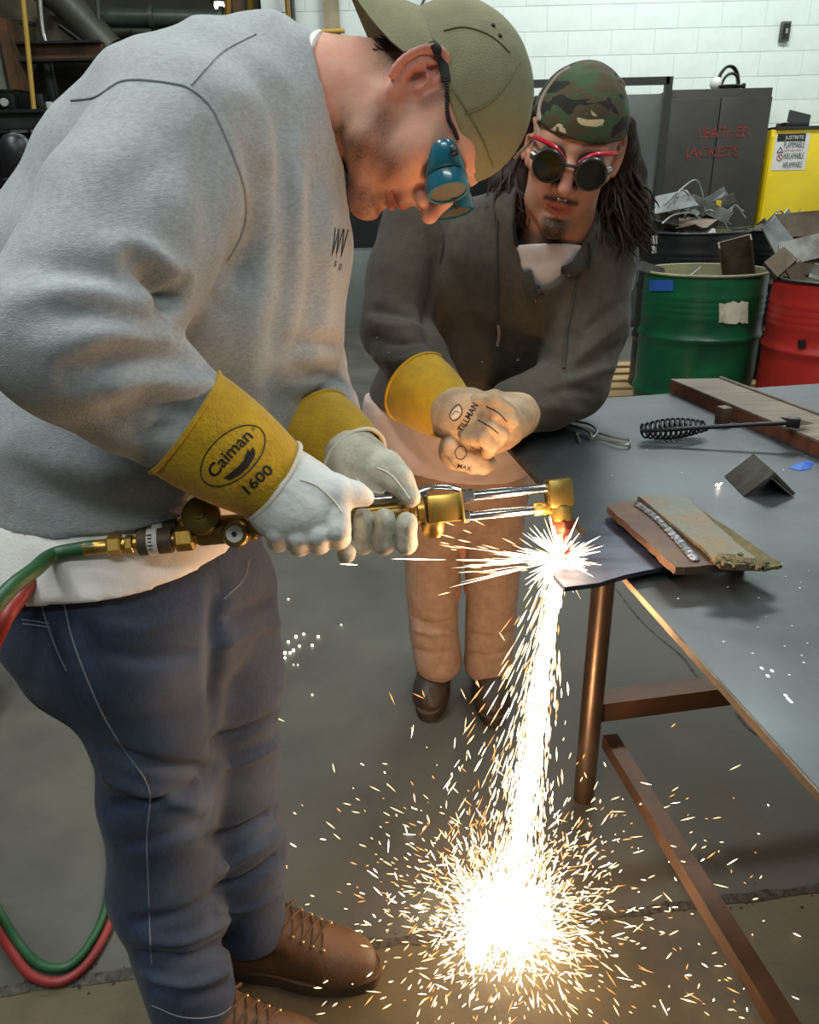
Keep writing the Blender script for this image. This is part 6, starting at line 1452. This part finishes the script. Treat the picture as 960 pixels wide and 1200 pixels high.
surf_poly([(528, 487), (532, 480), (538, 476), (541, 482), (537, 489), (531, 492)], gt2, 'glove_piping', g2, 'emblem_print', grid=4)
stitch('emblem_outline', gt2, [(527, 487), (531, 479), (538, 474), (542, 482), (538, 490), (531, 493), (527, 487)], .0007, 'ink', g2, n=3); stitch('emblem_outline', gt2, [(530, 487), (534, 482), (539, 484)], .0007, 'ink', g2, n=3)
for pts in ([(570, 476), (584, 484), (594, 494)], [(560, 492), (574, 500), (584, 508)]): stitch('seam_and_slit_shade', gt2, pts, .0009, 'ink', g2)  # dark lines drawn between the fingers, painting in the shade of the slits
def bL2(s):
    s.cone(at(604, 486, 1.33), at(585, 498, 1.275), .044, .04, k=.02); s.cone(at(585, 498, 1.275), at(552, 520, 1.25), .038, .036, k=.02); s.cone(at(552, 520, 1.25), at(538, 528, 1.235), .036, .034, k=.02)
    for i, (x, y) in enumerate(((528, 524), (536, 536), (548, 540), (560, 540))):
        s.chain([at(x + 4, y - 8, 1.222), at(x, y, 1.20), at(x + 6, y + 7, 1.20), at(x + 14, y + 4, 1.222)], [.0150, .0138, .0130, .0125], k=.0015)
    s.chain([at(590, 474, 1.31), at(580, 466, 1.30), at(568, 465, 1.285)], [.02, .013, .010], k=.01)
g3, gt3, V, Q = glove('glove', P2, bL2, bbox(at(515, 460, 1.25), at(612, 556, 1.22), at(604, 486, 1.36), pad=.07), .0032, 'glove_worn')
stitch('emblem_outline', gt3, [(533, 530), (537, 524), (544, 524), (547, 532), (542, 538), (536, 537), (533, 530)], .0007, 'ink', g3, n=3)
surf_text('MAX', (536, 548), (552, 552), 5, gt3, 'ink', g3, bold=.01)
# ------------------------------------------------------------------ sparks and molten metal
def hot(name, col, strength):
    m = bpy.data.materials.new(name); m.use_nodes = True; nt = m.node_tree; nt.nodes.clear(); e = nt.nodes.new('ShaderNodeEmission'); o = nt.nodes.new('ShaderNodeOutputMaterial')
    e.inputs[0].default_value = (*col, 1); e.inputs[1].default_value = strength; nt.links.new(e.outputs[0], o.inputs[0])
    m.cycles.emission_sampling = 'NONE'; MATS[name] = m; return m
hot('spark_white', (1.0, 0.86, 0.62), 9.0); hot('spark_yellow', (1.0, 0.66, 0.30), 4.5); hot('spark_orange', (1.0, 0.42, 0.12), 2.2)
CUT = on_z(655, 662, SZ); HIT = on_z(596, 1092, 0)
spark_lamp('cut_glow', CUT + A(-.02, -.03, .03), 3.6, .02, (1.0, .62, .36))
spark_lamp('cut_glow', CUT + A(-.02, .04, -.10), 4.2, .03)
spark_lamp('jet_glow', CUT * .55 + HIT * .45 + A(0, 0, .0), 6.0, .04)
spark_lamp('floor_glow', HIT + A(0, 0, .09), 10.0, .05)
rp_ = random.Random(77)
SPK = {'spark_white': MB(), 'spark_yellow': MB(), 'spark_orange': MB()}
def sliver(p, d, L_, w, m):
    p = np.asarray(p); d = nrm(d); ref = A(0, 0, 1) if abs(d[2]) < .9 else A(1, 0, 0); u = nrm(np.cross(d, ref)) * w; v = np.cross(d, u / w) * w; c = p + d * L_ * .5
    SPK[m].add([p, c + u, c + v, c - u, c - v, p + d * L_], [(0, 2, 1), (0, 3, 2), (0, 4, 3), (0, 1, 4), (5, 1, 2), (5, 2, 3), (5, 3, 4), (5, 4, 1)])
jd_ = HIT - CUT; jl = np.linalg.norm(jd_); je_ = jd_ / jl
def jetp(t): return CUT + jd_ * t + A(0, 0, .10) * (t - t * t)
# the jet under the cut: a dense core that opens as it falls
for i in range(2600):
    t = rp_.random() ** .85; w = .006 + .050 * t; g_ = abs(rp_.gauss(0, .5))
    a = rp_.uniform(0, 6.283); p = jetp(t) + (CR * math.cos(a) * 1.1 + A(0, 1, 0) * math.sin(a)) * w * g_
    d = nrm(je_ + (CR * math.cos(a) + A(0, 1, 0) * math.sin(a)) * .10 * g_ + A(0, 0, -.1)); dens = math.exp(-g_ * 1.2)
    m = 'spark_white' if rp_.random() < .5 + .5 * dens - .15 * t else ('spark_yellow' if rp_.random() < .75 else 'spark_orange')
    sliver(p, d, rp_.uniform(.012, .045), rp_.uniform(.0006, .0015), m)
for i in range(700):      # wider shower to the left of the jet
    t = rp_.random(); sp = abs(rp_.gauss(0, .5)); p = CUT + jd_ * t + A(0, 0, .06) * (t - t * t) + (-CR * .16 * sp * (t + .12) + A(0, 1, 0) * rp_.gauss(0, .05) * t)
    if rp_.random() < .25: p = p + CR * .22 * sp * t
    sliver(p, nrm(je_ - CR * .35 * sp), rp_.uniform(.012, .05), rp_.uniform(.0005, .0011), rp_.choice(('spark_white', 'spark_yellow', 'spark_yellow', 'spark_orange')))
# burst where the jet strikes the floor
for i in range(4300):
    r = abs(rp_.gauss(0, .095)) if i < 2900 else abs(rp_.gauss(0, .20)); a = rp_.uniform(0, 6.283); el_ = rp_.random() ** 1.4 * 1.35
    dirv = A(math.cos(a) * math.cos(el_), math.sin(a) * math.cos(el_) * .9, math.sin(el_)); p = HIT + dirv * r
    p[2] = max(p[2], .003); near = r < .11
    m = 'spark_white' if (near and rp_.random() < .8) or rp_.random() < .25 else ('spark_yellow' if rp_.random() < .7 else 'spark_orange')
    sliver(p, nrm(dirv + A(rp_.gauss(0, .35), rp_.gauss(0, .35), rp_.gauss(-.1, .35))), rp_.uniform(.008, .032), rp_.uniform(.0008, .0021 if near else .0015), m)
for i in range(330):      # far flung droplets over the floor
    a = rp_.uniform(0, 6.283); r = rp_.uniform(.15, .55) * rp_.random() ** .4; p = HIT + A(math.cos(a) * r, math.sin(a) * r * .8, abs(rp_.gauss(0, .10)) + .004)
    sliver(p, A(math.cos(a), math.sin(a), rp_.gauss(0, .5)), rp_.uniform(.004, .014), rp_.uniform(.0007, .0015), rp_.choice(('spark_white', 'spark_yellow', 'spark_orange')))
# star of sparks around the cut
for i in range(150):
    a = rp_.uniform(0, 6.283); d = nrm(CR * math.cos(a) + CU * math.sin(a) + CF * rp_.gauss(0, .5)); L_ = rp_.uniform(.012, .05)
    sliver(CUT + A(0, 0, .008) + d * rp_.uniform(.0, .012), d, L_, rp_.uniform(.0005, .0011), 'spark_white' if rp_.random() < .7 else 'spark_yellow')
for i in range(22):       # fan thrown back to the left
    an = rp_.gauss(math.pi - .03, .10); d = nrm(CR * math.cos(an) + CU * math.sin(an) + CF * rp_.gauss(0, .1)); q = rp_.uniform(0, .05)
    sliver(CUT + A(0, 0, .006) + d * q, d, rp_.uniform(.03, .10), rp_.uniform(.0003, .0006), 'spark_white')
for i in range(40):
    an = rp_.gauss(math.pi - .25, .25); d = nrm(CR * math.cos(an) + CU * math.sin(an)); sliver(CUT + d * rp_.uniform(.03, .14), d, rp_.uniform(.008, .03), .0006, 'spark_yellow')
for (x0, y0, x1, y1) in ((458, 655, 524, 656), (398, 661, 420, 662), (533, 656, 600, 657)): 
    a, b = at(x0, y0, .9), at(x1, y1, .9); sliver(a, b - a, np.linalg.norm(b - a), .0008, 'spark_white')
for (x, y, r_) in ((338, 702, 1.6), (347, 746, 2.6), (338, 752, 2.2), (356, 743, 1.9), (351, 757, 1.9), (344, 762, 2.5), (340, 765, 2.2), (334, 765, 2.6), (334, 771, 1.8), (373, 746, 2.4), (366, 756, 2.2), (344, 779, 1.1), (349, 779, 1.1), (400, 732, 1.4), (366, 814, 1.3)):
    SPK['spark_white'].ball(on_z(x, y, .004), r_ * .0019, 8)
for (x, y) in ((672, 565), (838, 570), (842, 575), (836, 572)): sliver(on_z(838 + (x % 7), 568 + (y % 6), TZ + .003), A(1, .2, .5), .006, .0016, 'spark_white')
for k in range(60):
    x, y = rp_.uniform(690, 900), rp_.uniform(930, 1190); sliver(on_z(x, y, rp_.uniform(.004, .05)), A(rp_.gauss(0, 1), rp_.gauss(0, 1), rp_.gauss(0, .5)), rp_.uniform(.004, .012), .0011, rp_.choice(('spark_white', 'spark_orange', 'spark_yellow')))
S_ = thing('spark_shower', 'shower of white-hot sparks falling from the torch cut to the floor', 'sparks', HIT)
for k, nm in (('spark_white', 'white_sparks'), ('spark_yellow', 'yellow_sparks'), ('spark_orange', 'orange_sparks')):
    me = SPK[k].mesh(nm, None, fix=False); o = link(nm, me, k, S_); o['kind'] = 'stuff'
# molten pool at the cut and white-hot slag heap on the floor
sl = SDF(HIT - A(.15, .15, .02), HIT + A(.15, .15, .14), .005)
for i in range(26): a = rp_.uniform(0, 6.28); r = abs(rp_.gauss(0, .045)); sl.ell(HIT + A(math.cos(a) * r * 1.2, math.sin(a) * r, .012 + .035 * rp_.random() * max(0, 1 - r / .12)), (rp_.uniform(.010, .022),) * 2 + (rp_.uniform(.010, .022),), k=.012)
sl.plane(HIT + A(0, 0, .001), A(0, 0, -1)); V, Q = sl.extract(1); link('molten_slag', quadmesh('molten_slag', V, Q), 'spark_white', S_)
mb = MB(); mb.ball(CUT + A(0, 0, -.002), .009, 14, (1.2, 1.2, 1.1)); mb2 = MB(); mb2.tube([CUT + A(0, 0, .012), CUT, jetp(.06), jetp(.16)], [.003, .008, .008, .002], 10)
obj('molten_cut', mb, 'spark_white', S_); obj('molten_stream', mb2, 'spark_white', S_)
